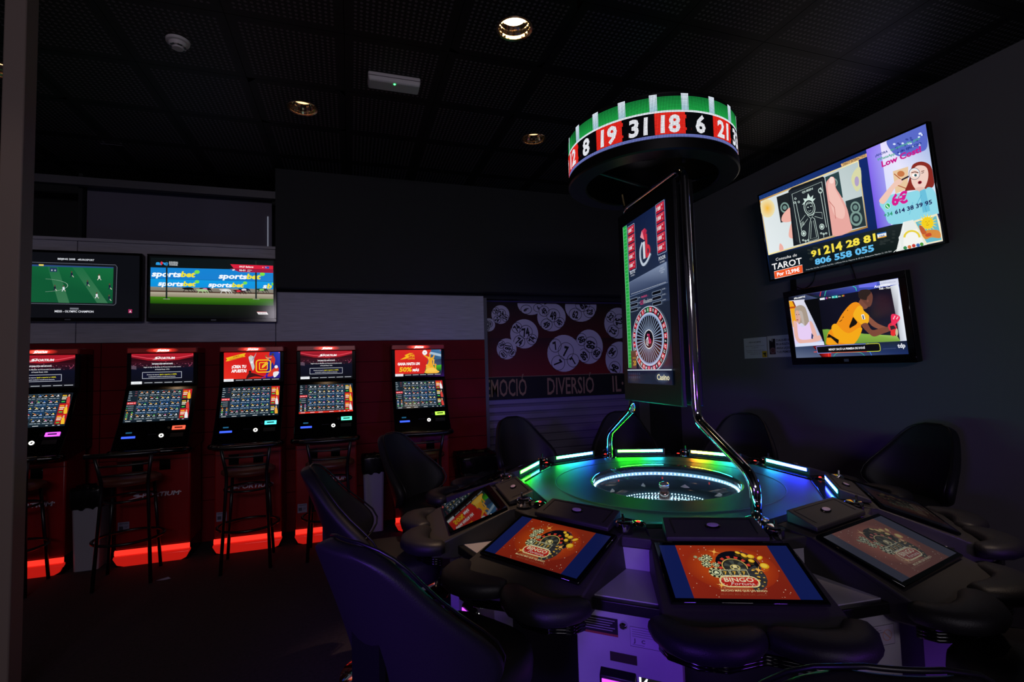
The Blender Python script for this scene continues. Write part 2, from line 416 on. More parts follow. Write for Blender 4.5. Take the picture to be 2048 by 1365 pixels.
# lottery poster on the shutter
def poster():
    p = Pic(1730, 1100, [(968, 604), (1243, 610), (1248, 788), (970, 803)])
    p.Hm = None
    q = Pic(1730, 1100, [(95, 152), (1035, 170), (1055, 780), (105, 830)])
    q.poly([(95, 152), (1035, 170), (1050, 640), (104, 672)], ['#1a1013', '#1a1013', '#6a1018', '#5c1018'])
    q.poly([(98, 400), (1042, 400), (1049, 640), (104, 672)], ['#35101a', '#2a1016', '#7a1218', '#701218'])
    balls = [(420, 165, 92, 78, '6', 20), (560, 258, 97, 97, '49', 0), (760, 185, 107, 105, '62', -30), (130, 310, 43, 45, '59', 10), (210, 240, 62, 64, '24', 0),
             (372, 372, 96, 100, '74', -10), (250, 475, 68, 72, '81', -80), (1010, 300, 92, 105, '32', 80), (812, 460, 95, 117, '89', -80), (642, 505, 113, 126, '7', 15), (1020, 545, 96, 120, '84', 75)]
    for cx, cy, rx, ry, t, rot in balls:
        cy0 = max(cy, 0)
        def cl(pts): return [(min(max(x, 97), 1040), min(max(y, 158 + (x-95)*.02), 640)) for x, y in pts]
        an = [R(a) for a in range(0, 360, 12)]
        q.poly(cl([(cx + rx*math.cos(a), cy + ry*math.sin(a)) for a in an]), '#c9c4d2')
        for k, (dx, dy, s) in enumerate(((.12, -.12, .46), (-.52, -.42, .36), (-.35, .52, .40), (.55, .38, .36))):
            if cy + dy*ry < 165 or cx + dx*rx > 1030 or cy + dy*ry > 640: continue
            if rx < 50 and k > 2: continue
            q.line(cl([(cx + dx*rx + s*rx*math.cos(a), cy + dy*ry + s*ry*math.sin(a)) for a in an]), 6, '#141218', True)
            c = q.m((cx + dx*rx, cy + dy*ry)); hh = s*ry*1.95
            rr = rot + (0, -35, 40, -60)[k]; a = R(rr); hh *= 1.05
            q.text(t, c[0] - math.sin(a)*hh/2, c[1] + math.cos(a)*hh/2, hh, '#141218', 'c', .045, rot=rr, xs=.64)
    q.poly([(104, 672), (1050, 640), (1055, 780), (105, 830)], '#0b0b0d')
    for k in range(0, 240): 
        x = 104 + k*946/240; y = 672 - k*32/240; q.hold = k > 0; q.poly([(x, y-3), (x+2.4, y-3), (x+2.4, y+1), (x, y+1)], '#a08a70')
    q.hold = False
    for t, a, b_ in (('EMOCIÓ', (104, 806), (386, 792)), ('DIVERSIÓ', (528, 786), (846, 772)), ('IL·', (972, 765), (1046, 760))):
        q.textp(t, a, b_, 200, '#9a7a5c', .01)
    po = empty('lottery_poster', (1.41, 5.285, 1.11), 0, 'dark red poster of white lottery balls above a strip reading EMOCIÓ DIVERSIÓ', 'poster')
    MB().box(0, 1.73, .002, .012, 0, 1.09).build('backing', m_black, po)
    q.build('print', attr_mat('lottery print', None, .6, .3), (0, 0, 1.09), (1.73, 0, 0), (0, 0, -1.09), po)
poster()
# ---------------------------------------------------------------- screen pictures
def pic_football():
    p = Pic(1020, 580, [(-120, 82), (1030, 112), (1020, 590), (-120, 588)])   # left part hides behind the post
    p.poly([(-120, 82), (1030, 112), (1020, 590), (-120, 588)], '#0c0d12')
    p.poly([(-100, 162), (848, 186), (838, 492), (-100, 478)], '#14161c'); p.line([(-100, 162), (835, 184), (848, 200), (838, 480), (825, 492), (-100, 478)], 2, '#8a90a0')
    p.poly([(-90, 180), (820, 202), (812, 480), (-90, 470)], ['#0e5a34', '#156b3c', '#0d5030', '#0f5a34'])
    for a, b_ in ((300, 390), (490, 690)): p.poly([(a, 198), (a+80, 200), (b_+85, 478), (b_, 476)], ['#1c6a40', '#1c6a40', '#3a7450', '#3a7450'])
    p.poly([(-90, 180), (820, 202), (820, 210), (-90, 195)], '#2a4a80'); p.poly([(232, 184), (270, 185), (270, 197), (232, 196)], '#e8d060')
    p.ell(250, 345, 212, 50, '#c8e0d0', a0=-80, a1=80, inner=.985)
    for x, y, c in ((490, 250, '#1a2438'), (615, 318, '#1a2438'), (706, 270, '#e0d8d0'), (360, 355, '#182030'), (428, 358, '#e0e8f0'), (688, 410, '#e0e0e8'), (786, 428, '#1a2438'), (790, 342, '#1a2438')):
        p.poly([(x-8, y), (x+7, y-3), (x+10, y+22), (x-6, y+20)], c); p.ell(x, y-8, 6, 7, '#5a4030', 8); p.line([(x-3, y+18), (x-12, y+32)], 5, c); p.line([(x+5, y+18), (x+16, y+32)], 5, '#c8c0b8')
    p.poly([(320, 208), (376, 210), (376, 242), (320, 241)], '#20385a'); p.textp('0  0', (330, 235), (366, 236), 14, '#fff')
    p.textp('BEIJING 2008', (380, 148), (517, 151), 16, '#dfe2ea', .02); p.textp('EUROSPORT', (552, 152), (667, 155), 15, '#dfe2ea', .02); p.poly([(534, 148), (550, 140), (550, 152)], '#dfe2ea')
    p.textp('MESSI - OLYMPIC CHAMPION', (362, 548), (664, 550), 18, '#e6e8f0', .02)
    p.poly([(480, 514), (548, 515), (548, 528), (480, 527)], '#70747c')
    p.poly([(938, 524), (967, 525), (966, 553), (937, 552)], '#a02858'); p.textp('A', (945, 548), (960, 548), 18, '#fff', .02)
    return p
def pic_racing():
    p = Pic(1020, 580, [(15, 95), (1975, 160), (1970, 1150), (15, 1140)])
    def Q(y0, y1, c, c2=None): p.poly([(35, y0), (1953, y0 + (1950-35)*.02), (1953, y1 + 38), (35, y1)], [c, c, c2, c2] if c2 else c)
    p.poly([(15, 95), (1975, 160), (1970, 1150), (15, 1140)], '#07090a')
    Q(125, 300, '#0d1416'); Q(290, 480, '#1583d2', '#1a7fd0'); Q(480, 615, '#0d9be6', '#1090dc'); Q(615, 690, '#8a857a', '#7c7668'); Q(680, 700, '#4a3428'); Q(700, 780, '#b4ab98', '#8a8268')
    Q(780, 895, '#3f7d12', '#1c4c08'); Q(895, 1085, '#10190d', '#080b08')
    p.line([(35, 478), (1953, 524)], 3, '#0d4a80')
    for x, y, sc, t2 in ((50, 440, 1.0, 1), (1090, 470, .98, 1), (150, 595, .86, 1), (930, 610, .82, 1), (1785, 637, .86, 0)):
        if t2:
            p.textp('sports', (x, y), (x + 450*sc, y + 10), 52*sc, '#f4fbff', .04, .2); p.textp('bet', (x + 450*sc, y + 6), (x + 670*sc, y + 12), 52*sc, '#f4e52a', .04, .2)
            p.ell(x + 705*sc, y - 75*sc, 42*sc, 32*sc, '#7ae04a', 14)
        else: p.textp('s', (x, y), (x+60, y+2), 48, '#f4fbff', .04, .2); p.textp('b', (x+66, y), (x+140, y+2), 48, '#f4e52a', .04, .2); p.ell(1940, 565, 14, 25, '#7ae04a', 12)
    for x, y, c, c2 in ((600, 650, '#15161a', '#15161a'), (870, 655, '#15161a', '#d070b0'), (820, 678, '#a8c890', '#a8c890'), (1180, 675, '#d8d8d8', '#e8e8e8'), (1400, 690, '#3a1418', '#d82838'), (1480, 665, '#182030', '#e0d8e8'), (1760, 665, '#203018', '#80d060')):
        p.poly(smoothpts([(x-80, y-15), (x-40, y-22), (x+60, y-25), (x+110, y+5), (x+60, y+15), (x-30, y+12)], 3), c); p.ell(x+10, y-2, 40, 18, c2, 10)
        for d in (-30, 10, 60, 95): p.line([(x+d, y+8), (x+d+(30 if d > 0 else -24), y+48)], 5, c)
    for x in (285, 1680): p.poly([(x-12, 175), (x+12, 175), (x+14, 830), (x-12, 830)], '#1a241f'); p.poly([(x-50, 815), (x+55, 818), (x+55, 828), (x-50, 824)], '#9aa08c')
    p.textp('arc', (112, 245), (300, 252), 34, '#2ea0e8', .05, .15); p.ell(205, 220, 18, 30, '#e8303a', 10)
    for k, t in enumerate(('EUROPEAN', 'RACING', 'CHANNEL')): p.textp(t, (322, 208 + 24*k), (456, 212 + 24*k), 10, '#e8eef2', .02)
    p.poly([(1275, 230), (1953, 252), (1953, 318), (1330, 302)], '#d8203c'); p.poly([(1270, 305), (1953, 322), (1953, 376), (1420, 362)], '#a01840')
    p.textp('09:27 Ballarat', (1418, 285), (1642, 290), 17, '#fff', .02); p.textp('A', (1780, 290), (1800, 291), 12, '#fff'); p.poly([(1822, 264), (1890, 266), (1888, 304), (1820, 302)], '#2850b0')
    p.line([(1826, 272), (1850, 288)], 3, '#fff'); p.line([(1850, 270), (1826, 290)], 3, '#e03040')
    p.textp('3P', (1308, 340), (1350, 341), 16, '#fff', .02); p.textp('06-01', (1418, 345), (1512, 348), 18, '#fff', .02); p.textp('450m', (1545, 335), (1618, 337), 9, '#fff'); p.textp('Flat', (1545, 358), (1592, 359), 9, '#fff')
    p.poly([(1690, 1034), (1845, 1036), (1873, 1082), (1716, 1080)], '#ece8e8'); p.textp('10:28:02', (1728, 1070), (1838, 1072), 13, '#50505a'); p.poly([(1690, 1034), (1845, 1036), (1848, 1042), (1694, 1040)], '#d84050')
    return p
def pic_tarot():
    S_ = [(84, 648), (1438, 70), (1572, 1018), (165, 1325)]
    p = Pic(1440, 810, S_)
    p.poly(S_, ['#1c3a78', '#10206a', '#0a1a50', '#0a1430'])
    for k in range(14):
        for j in range(3): p.hold = k+j > 0; c = p.m((100 + k*26 + j*6, 660 - k*10 + j*14)); p.raw([(c[0]-2, c[1]-2), (c[0]+2, c[1]-2), (c[0]+2, c[1]+2), (c[0]-2, c[1]+2)], [(0, 1, 2, 3)], '#3a68b0')
    p.hold = False
    p.poly([(88, 680), (890, 360), (958, 905), (150, 1125)], ['#b8843a', '#fff0b0', '#a87834', '#fff0b0'])
    p.poly([(96, 690), (884, 372), (948, 893), (156, 1112)], ['#dfe6e8', '#b8c8c8', '#c8d4d6', '#e4ecee'])
    p.ell(150, 745, 60, 75, '#f4b82a', edge='#ece0b0')
    p.poly([(225, 655), (345, 610), (370, 830), (255, 862)], '#1c2024'); p.poly([(620, 495), (730, 450), (760, 660), (640, 690)], '#2a4448'); p.poly([(780, 690), (915, 650), (946, 890), (815, 920)], '#27353a')
    for cx, cy, rx in ((860, 740, 40), (865, 830, 50), (690, 540, 30), (290, 740, 36)): p.ell(cx, cy, rx, rx*1.2, '#7c9a92', inner=.7); p.ell(cx, cy, rx*.45, rx*.5, '#6c8a84')
    p.poly(smoothpts([(830, 520), (860, 440), (905, 420), (910, 560), (870, 610)]), '#d8d8a8'); p.ell(875, 530, 18, 40, '#b0a0c8')
    # hand
    p.poly(smoothpts([(625, 570), (640, 520), (680, 492), (700, 520), (705, 580), (740, 640), (790, 740), (815, 850), (822, 930), (670, 965), (640, 760)]), ['#e8a8a0']*44)
    p.poly(smoothpts([(640, 560), (665, 512), (690, 515), (700, 590), (740, 670), (775, 760), (760, 830), (690, 800), (650, 660)]), '#f2c0b6')
    p.ell(672, 520, 20, 28, '#f8d8d0'); p.line([(650, 690), (690, 740), (700, 830)], 5, '#c07068')
    for a in ([(262, 845), (275, 795), (330, 740), (352, 760), (350, 840), (300, 858)], [(318, 970), (330, 890), (352, 870), (372, 985), (345, 990)], [(240, 1085), (245, 1030), (268, 1050), (272, 1082)]): p.poly(smoothpts(a), '#eeb0a4')
    # card
    p.poly([(322, 605), (350, 582), (600, 490), (615, 500), (672, 968), (355, 1052)], '#161a20'); p.poly([(330, 612), (606, 506), (660, 965), (410, 1035), (372, 1010)], '#20262c')
    G = '#cfe4dc'
    p.line([(410, 1030), (350, 632), (592, 533), (650, 970)], 4, G)
    p.textp('QUEEN', (432, 627), (520, 594), 17, G, .02)
    p.poly([(430, 718), (452, 690), (440, 668), (470, 668), (480, 625), (500, 660), (522, 640), (516, 672), (540, 665), (520, 690)], G); p.ell(490, 740, 46, 66, '#20262c', rot=-8); p.ell(490, 740, 46, 66, G, rot=-8, inner=.9); p.ell(490, 742, 32, 48, G, rot=-8, inner=.92)
    for x, y in ((478, 738), (502, 730)): p.ell(x, y, 7, 4, G, 8)
    p.line([(480, 766), (492, 770), (503, 760)], 3, G); p.line([(466, 722), (470, 712), (512, 700), (516, 708)], 4, G)
    p.line([(470, 800), (500, 830), (530, 785)], 3, G); p.line([(455, 800), (410, 860), (420, 905), (475, 830)], 3, G); p.line([(535, 780), (590, 780), (595, 830), (530, 812)], 3, G)
    p.line([(500, 830), (490, 870), (478, 1015), (560, 990), (530, 830), (512, 820)], 4, G); p.line([(505, 850), (495, 995), (545, 980), (520, 845)], 3, G)
    for k in range(5): p.line([(412 + 3*k, 872 + 6*k), (440 + k*2, 850 + 6*k)], 2, G)
    p.line([(380, 690), (425, 935)], 4, G); p.line([(578, 610), (625, 900)], 4, G)
    for x, y in ((378, 668), (405, 695), (372, 700)): p.ell(x, y, 9, 9, G, 10, inner=.6)
    p.ell(580, 605, 17, 22, G, 14, inner=.7); p.ell(585, 588, 5, 12, G, 8)
    for x, y in ((440, 950), (588, 895)): p.ell(x, y, 20, 24, G, 16, inner=.75); p.ell(x, y, 10, 12, G, 10)
    for x, y in ((455, 1010), (602, 955)):
        for d in (-20, 0, 20): p.ell(x+d, y-abs(d)*.3, 9, 8, G, 8, inner=.5); 
        p.line([(x, y-10), (x, y+28)], 3, G)
    # title tab
    p.poly([(750, 390), (958, 306), (960, 332), (755, 412)], '#e8b878'); p.textp('TAROT INTERACTIVO', (764, 406), (953, 330), 19, '#201810', .02)
    # dark strip
    p.poly([(150, 1130), (1262, 862), (1250, 1095), (165, 1325)], ['#0c1420', '#20282a', '#0f1a18', '#0c1420'])
    for k in range(60):
        x = 480 + random.random()*720; y = 1120 - (x-480)*.22 + random.random()*100 - 50; p.hold = k > 0; p.ell(x, y, 16, 8, '#262e2e', 6)
    p.hold = False
    p.textp('91', (500, 1140), (575, 1121), 52, '#f6e04a', .04); p.textp('214', (605, 1116), (754, 1080), 68, '#f6e04a', .04); p.textp('28 81', (785, 1066), (1026, 1008), 56, '#f6e04a', .04)
    p.textp('806 558 055', (530, 1205), (1012, 1092), 50, '#62bdf0', .04)
    p.textp('Precio Máx. Red Fija 1,21€/min. Red Móv. 1,57€/min IVA inc. Mayores de 18 años. Respuestas Rápidas 21, CA Gto', (455, 1250), (1152, 1100), 10, '#c8ccd0')
    p.textp('Consulta de', (210, 1172), (382, 1133), 27, '#f0f0f0', .0, .15); p.textp('TAROT', (182, 1245), (424, 1195), 58, '#f6f6f6', .015)
    p.poly([(195, 1258), (424, 1204), (428, 1268), (200, 1316)], '#f05a28'); p.line([(195, 1258), (424, 1204), (428, 1268), (200, 1316)], 3, '#fff', True); p.textp('Por 12,99€', (220, 1296), (404, 1256), 34, '#fff', .03)
    p.poly([(1034, 952), (1108, 936), (1112, 978), (1040, 994)], '#f0f4f8'); p.poly([(1034, 952), (1108, 936), (1109, 946), (1035, 961)], '#2060a8'); p.poly([(1039, 986), (1111, 969), (1112, 978), (1040, 994)], '#e0a030'); p.textp('VISA', (1050, 982), (1098, 972), 13, '#2050a0', .03)
    # right half
    p.poly([(955, 276), (1438, 70), (1545, 790), (1038, 912)], ['#8a6cf0', '#c8d0ff', '#d8f0f8', '#6a50e0'])
    p.poly([(1070, 228), (1438, 70), (1545, 790), (1150, 884)], ['#e8e0ff', '#8aa0e0', '#e8f4fa', '#cfe0fa'])
    p.poly(smoothpts([(1120, 210), (1200, 160), (1400, 85), (1438, 72), (1450, 250), (1380, 300), (1240, 330), (1170, 300)]), '#5a6ac8')
    for k in range(26): x = 1180 + random.random()*260; y = 290 - (x-1180)*.4 - random.random()*110 + 50; p.ell(x, max(y, 90), 6 + random.random()*9, 8, '#d8e4ff' if k % 2 else '#3a4aa0', 8)
    p.textp('¡AHORA', (1030, 335), (1132, 296), 17, '#203890', .03); p.textp('tu consulta por', (1152, 290), (1398, 190), 19, '#4aa890', .03); p.textp('WhatsApp', (1045, 368), (1190, 316), 19, '#4aa890', .03); p.textp('a un PRECIO', (1208, 308), (1405, 232), 17, '#203890', .03)
    p.textp('Low Cost!', (1082, 416), (1404, 292), 42, '#c81c8c', .04)
    # picture behind, woman with magnifier
    p.poly([(1170, 450), (1295, 412), (1290, 590), (1190, 632)], '#e8c8a0'); p.line([(1180, 470), (1240, 520), (1200, 560), (1280, 590)], 6, '#b05030'); p.ell(1235, 470, 30, 24, '#c87848')
    p.poly(smoothpts([(1310, 480), (1330, 400), (1400, 372), (1470, 400), (1500, 480), (1502, 560), (1460, 590), (1300, 605), (1265, 612), (1290, 550)]), '#8a2c24')
    p.poly(smoothpts([(1318, 520), (1325, 450), (1370, 405), (1430, 410), (1455, 450), (1452, 520), (1420, 590), (1370, 605), (1335, 570)]), '#f0cfc4')
    p.poly(smoothpts([(1350, 590), (1420, 580), (1440, 640), (1380, 660)]), '#e6bcb0')
    p.poly(smoothpts([(1290, 620), (1370, 605), (1400, 640), (1450, 580), (1500, 600), (1532, 690), (1545, 788), (1170, 880), (1100, 780), (1060, 700), (1150, 640)]), '#8fd8e8')
    p.poly([(1385, 610), (1430, 590), (1470, 770), (1410, 785), (1395, 690)], '#6cc0dc'); p.line([(1400, 640), (1360, 720), (1420, 700), (1440, 780)], 5, '#58b0d0'); p.line([(1330, 700), (1300, 800)], 5, '#70c4dc')
    p.poly(smoothpts([(1056, 690), (1090, 640), (1150, 570), (1200, 520), (1240, 515), (1245, 540), (1190, 580), (1150, 640), (1095, 712)]), '#f0c8b8')
    p.line([(1240, 520), (1300, 490)], 12, '#2a2030'); p.ell(1345, 470, 44, 46, '#e8f0f4'); p.ell(1345, 475, 36, 38, '#f4d8cc'); p.ell(1350, 482, 24, 13, '#fff'); p.ell(1354, 482, 11, 11, '#3a5a60'); p.line([(1320, 462), (1350, 455), (1378, 462)], 6, '#6a3028'); p.ell(1345, 470, 46, 48, '#604048', inner=.92)
    p.line([(1400, 452), (1425, 446)], 5, '#6a3028'); p.line([(1402, 466), (1422, 460)], 4, '#3a2020'); p.ell(1388, 540, 17, 13, '#a02838', rot=-20); p.ell(1388, 541, 9, 7, '#401018', rot=-20)
    p.textp('6€', (1160, 728), (1292, 696), 78, '#d81c90', .05); p.ell(1125, 730, 23, 25, '#28b060'); p.ell(1125, 730, 23, 25, '#e8fff0', inner=.86); p.line([(1116, 720), (1122, 734), (1134, 742)], 6, '#fff')
    p.textp('+34', (1094, 820), (1166, 803), 28, '#2a9a70', .03); p.textp('614 38 39 95', (1186, 797), (1488, 712), 30, '#1c2058', .03)
    # tarot cards
    p.poly([(1250, 860), (1330, 842), (1440, 1045), (1190, 1100), (1215, 1000)], '#e8ece8'); p.poly([(1255, 940), (1360, 915), (1420, 1040), (1250, 1080)], '#f4f4f0'); p.ell(1320, 985, 70, 60, '#e8d040', a0=180, a1=360, inner=.75); p.line([(1255, 860), (1250, 930), (1215, 985), (1225, 1060), (1170, 1105)], 5, '#f4f8f8')
    p.poly([(1335, 850), (1525, 792), (1560, 860), (1572, 1015), (1430, 1045)], '#f0e8c8'); p.poly([(1350, 862), (1520, 810), (1562, 1005), (1440, 1030)], '#68b8c8')
    for k in range(16): a = R(k*22.5); p.poly([(1448 + 44*math.cos(a-.15), 868 + 44*math.sin(a-.15)), (1448 + 82*math.cos(a), 868 + 78*math.sin(a)), (1448 + 44*math.cos(a+.15), 868 + 44*math.sin(a+.15))], '#f4d83a')
    p.ell(1448, 868, 48, 48, '#f4d020'); p.line([(1430, 860), (1440, 856)], 3, '#a07010'); p.line([(1456, 856), (1466, 852)], 3, '#a07010'); p.line([(1438, 884), (1450, 888), (1460, 880)], 3, '#a07010'); p.line([(1448, 862), (1446, 876)], 2, '#a07010')
    p.poly(smoothpts([(1400, 950), (1460, 925), (1540, 930), (1552, 990), (1480, 985), (1430, 1000)]), '#d88a3a'); p.poly(smoothpts([(1430, 960), (1470, 948), (1480, 970), (1440, 980)]), '#c84a28'); p.poly(smoothpts([(1380, 890), (1410, 900), (1440, 950), (1400, 955)]), '#c05a30')
    for x, y, c in ((1265, 1070, '#3a8a50'), (1300, 1062, '#d87040'), (1335, 1052, '#c83830'), (1370, 1048, '#3a6ab0'), (1400, 1040, '#4a9a40')): p.ell(x, y, 16, 15, c, 8)
    return p
def pic_program():
    S_ = [(112, 405), (1632, 152), (1762, 1142), (215, 1192)]
    p = Pic(960, 540, S_)
    p.poly(S_, ['#10121c', '#8aa0e8', '#1a2a60', '#3c4c78'])
    p.poly([(340, 370), (1632, 152), (1640, 270), (530, 420)], ['#18080a', '#5a6cd8', '#3a50c0', '#0c2418'])
    p.line([(545, 395), (555, 350), (562, 330)], 6, '#f03830'); p.line([(610, 388), (625, 330), (640, 315)], 5, '#30d0a0'); p.line([(1000, 258), (1040, 280), (1050, 320)], 5, '#30e0b0')
    p.poly([(1080, 245), (1330, 205), (1335, 265), (1085, 280)], '#6a6ee8'); p.poly([(1370, 195), (1632, 155), (1640, 235), (1380, 262)], '#d8dcf0'); p.textp('SUPERVIVENCIA', (1390, 232), (1595, 205), 9, '#8890b0')
    # left presenter
    p.poly([(118, 452), (330, 432), (600, 1025), (200, 1050)], ['#e8e4f0', '#d8d8e8', '#b8c0e0', '#e0d0f8'])
    p.poly([(118, 455), (170, 455), (240, 600), (215, 820), (170, 790)], '#f0a818'); p.poly([(160, 455), (182, 455), (250, 600), (238, 610)], '#7a3020'); p.poly([(128, 532), (215, 522), (220, 545), (132, 555)], '#c05010')
    p.poly([(330, 445), (535, 415), (600, 1010), (570, 935), (330, 460)], '#08090c')
    p.poly(smoothpts([(195, 580), (215, 530), (280, 508), (340, 540), (375, 640), (395, 760), (350, 785), (290, 740), (240, 760), (210, 680)]), '#a89888')
    p.poly(smoothpts([(205, 640), (215, 580), (255, 590), (275, 650), (270, 720), (245, 740), (215, 705)]), '#d8a898'); p.poly(smoothpts([(250, 585), (300, 600), (330, 760), (300, 740), (275, 660)]), '#bcb0a8')
    p.ell(222, 632, 8, 5, '#402828', 8); p.ell(254, 630, 8, 5, '#402828', 8); p.ell(232, 700, 16, 7, '#b03848', 10); p.line([(236, 640), (226, 670), (236, 674)], 3, '#b08070')
    p.poly(smoothpts([(180, 720), (230, 730), (290, 790), (350, 770), (400, 720), (440, 790), (420, 900), (400, 960), (240, 950), (190, 850)]), '#e6cdf4')
    p.poly(smoothpts([(178, 715), (225, 735), (235, 850), (265, 950), (410, 950), (470, 920), (540, 900), (555, 955), (470, 985), (270, 1005), (200, 930), (182, 820)]), '#e8b4a8')
    p.poly(smoothpts([(400, 720), (440, 740), (500, 900), (460, 930), (420, 830)]), '#e8b4a8'); p.poly([(200, 1010), (590, 980), (600, 1025), (205, 1050)], '#d8e0f8'); p.poly([(425, 870), (450, 900), (440, 950), (420, 940)], '#40406a')
    p.textp('#MundialRTVE', (190, 432), (342, 408), 15, '#fff', .02, .15)
    # match
    p.poly([(525, 420), (1530, 255), (1650, 975), (600, 1025)], ['#0e0f1c', '#101120', '#15172c', '#0b0c18'])
    p.poly([(575, 825), (640, 820), (1150, 880), (1600, 905), (1650, 975), (610, 1025)], ['#6a9a3a', '#78a840', '#88b448', '#9ac060', '#7aa040', '#5c8a30'])
    p.poly([(1520, 258), (1632, 235), (1742, 968), (1645, 975), (1600, 700)], ['#c8ccd4', '#eef2fa', '#e8eef8', '#c0c6d0', '#8a8c94'])
    p.poly(smoothpts([(1050, 560), (1080, 470), (1130, 400), (1200, 380), (1240, 460), (1200, 540), (1150, 560)]), '#7a4a3c')
    p.poly(smoothpts([(1080, 400), (1085, 330), (1140, 305), (1220, 305), (1262, 350), (1275, 410), (1255, 500), (1215, 530), (1180, 500), (1120, 440)]), '#6a4034'); p.poly(smoothpts([(1078, 400), (1090, 325), (1150, 303), (1230, 308), (1250, 345), (1200, 400), (1185, 440), (1120, 430)]), '#2c211e'); p.ell(1205, 450, 12, 22, '#7c4c3e', 10)
    p.poly(smoothpts([(1170, 640), (1220, 650), (1330, 740), (1450, 790), (1500, 800), (1480, 850), (1330, 810), (1240, 760)]), '#8a5240')
    p.poly(smoothpts([(630, 950), (665, 850), (760, 760), (850, 620), (960, 500), (1040, 468), (1100, 500), (1140, 600), (1110, 760), (1100, 830), (1010, 1010), (820, 1020), (640, 1022)]), '#f09018')
    p.poly(smoothpts([(700, 800), (760, 750), (860, 840), (950, 870), (1080, 800), (1120, 830), (1020, 1000), (880, 1010), (760, 950)]), '#f4a818')
    p.poly(smoothpts([(1000, 640), (1060, 530), (1120, 520), (1150, 580), (1210, 630), (1220, 660), (1205, 740), (1130, 765), (1080, 730)]), '#f4b020'); p.poly([(1000, 660), (1060, 730), (1040, 760), (950, 810), (945, 780)], '#15120e')
    p.poly([(660, 880), (800, 960), (790, 1015), (690, 930), (635, 930)], '#15120e'); p.poly([(635, 935), (690, 935), (780, 1020), (645, 1024)], '#f0a018')
    p.poly([(1112, 632), (1150, 625), (1168, 690), (1128, 692)], '#e8ecf0'); p.poly([(1128, 640), (1142, 638), (1152, 688), (1138, 690)], '#182040')
    p.line([(920, 580), (930, 570)], 5, '#40240c'); p.line([(860, 650), (870, 665), (850, 675)], 5, '#40240c'); p.line([(812, 725), (850, 695)], 5, '#40240c')
    p.poly(smoothpts([(1115, 770), (1190, 740), (1260, 830), (1400, 800), (1500, 790), (1530, 830), (1400, 880), (1290, 915), (1220, 880)]), '#7c4838')
    p.poly(smoothpts([(1480, 770), (1540, 730), (1590, 770), (1600, 830), (1540, 860), (1500, 830)]), '#d83040'); p.poly(smoothpts([(1530, 750), (1525, 640), (1570, 622), (1640, 650), (1645, 690), (1600, 740), (1560, 770)]), '#ee2c58'); p.line([(1555, 690), (1580, 645)], 7, '#f8c0cc'); p.line([(1600, 690), (1622, 655)], 7, '#f8c0cc')
    p.ell(1550, 870, 36, 40, '#e83030'); p.poly([(1505, 780), (1560, 770), (1590, 810), (1520, 830)], '#282228'); p.ell(1600, 860, 18, 50, '#c8c0a0')
    p.poly([(538, 412), (895, 366), (902, 396), (545, 446)], '#101428'); p.poly([(545, 418), (612, 408), (616, 436), (548, 444)], '#e8ecf4'); p.poly([(710, 390), (790, 380), (794, 412), (714, 420)], '#30b8b0'); p.textp('FRA', (668, 420), (702, 415), 10, '#fff'); p.textp('0', (722, 414), (734, 412), 13, '#fff', .02); p.textp('0', (770, 408), (782, 406), 13, '#fff', .02); p.textp('SEN', (800, 404), (834, 400), 10, '#fff'); p.poly([(850, 376), (884, 372), (886, 392), (852, 396)], ['#30a040', '#e03030', '#e03030', '#e8d030']); p.poly([(622, 408), (650, 404), (652, 426), (624, 430)], ['#3050c0', '#e04040', '#e04040', '#3050c0'])
    p.textp('Argentina', (1300, 282), (1520, 250), 18, '#fff', .02); p.textp('Irak - Nor', (1372, 305), (1530, 285), 16, '#fff', .02)
    p.poly([(200, 1050), (1745, 972), (1762, 1142), (215, 1192)], ['#3a4868', '#10182c', '#1a2c60', '#606c88']); p.poly([(440, 1040), (700, 1026), (690, 1178), (560, 1182)], ['#500a0c', '#c01818', '#d02020', '#300808'])
    p.line([(640, 1030), (660, 1178)], 5, '#ff5030'); p.line([(455, 1115), (700, 1108)], 5, '#ff5030'); p.line([(1200, 1000), (1215, 1095), (1250, 1165)], 5, '#4080f0')
    p.line(smoothpts([(725, 1175), (760, 1135), (830, 1122), (1050, 1118), (1110, 1130), (1155, 1165)], 3, False), 4, '#28b090')
    p.poly(smoothpts([(497, 1060), (510, 1045), (900, 1022), (1330, 1005), (1360, 1020), (1368, 1085), (1345, 1105), (900, 1120), (525, 1130), (505, 1115)], 2), '#0c0c10')
    p.line(smoothpts([(700, 1125), (525, 1132), (505, 1115), (495, 1065), (510, 1045), (800, 1027), (1170, 1010)], 2, False), 4, '#90a8f8'); p.line(smoothpts([(1170, 1012), (1330, 1004), (1360, 1020), (1370, 1085), (1345, 1105), (1180, 1110)], 2, False), 4, '#d8e040'); p.line([(690, 1124), (1185, 1110)], 4, '#f05828')
    p.textp('MENDY SACÓ LA PRIMERA DE DOUÉ', (662, 1096), (1160, 1072), 16, '#f4f4f8', .025)
    p.textp('tdp', (1612, 1062), (1720, 1055), 32, '#e8ecf4', .03); p.line([(1405, 1078), (1590, 1065)], 2, '#50608a')
    return p
def sportium(p, x, y, wd, h, col):
    """the bookmaker's word mark: a speeding S and slanted capitals"""
    p.text('PORTIUM', x + wd*.25, y, h, col, 'l', .035, .22, wid=wd*.78)
    p.poly([(x - wd*.06, y + h*.35), (x + wd*.16, y - h*.28), (x + wd*.06, y - h*.5), (x + wd*.13, y - h*1.05), (x + wd*.38, y - h*1.35), (x + wd*.2, y - h*.95), (x + wd*.18, y - h*.62), (x + wd*.29, y - h*.38), (x + wd*.18, y - h*.02)], col)
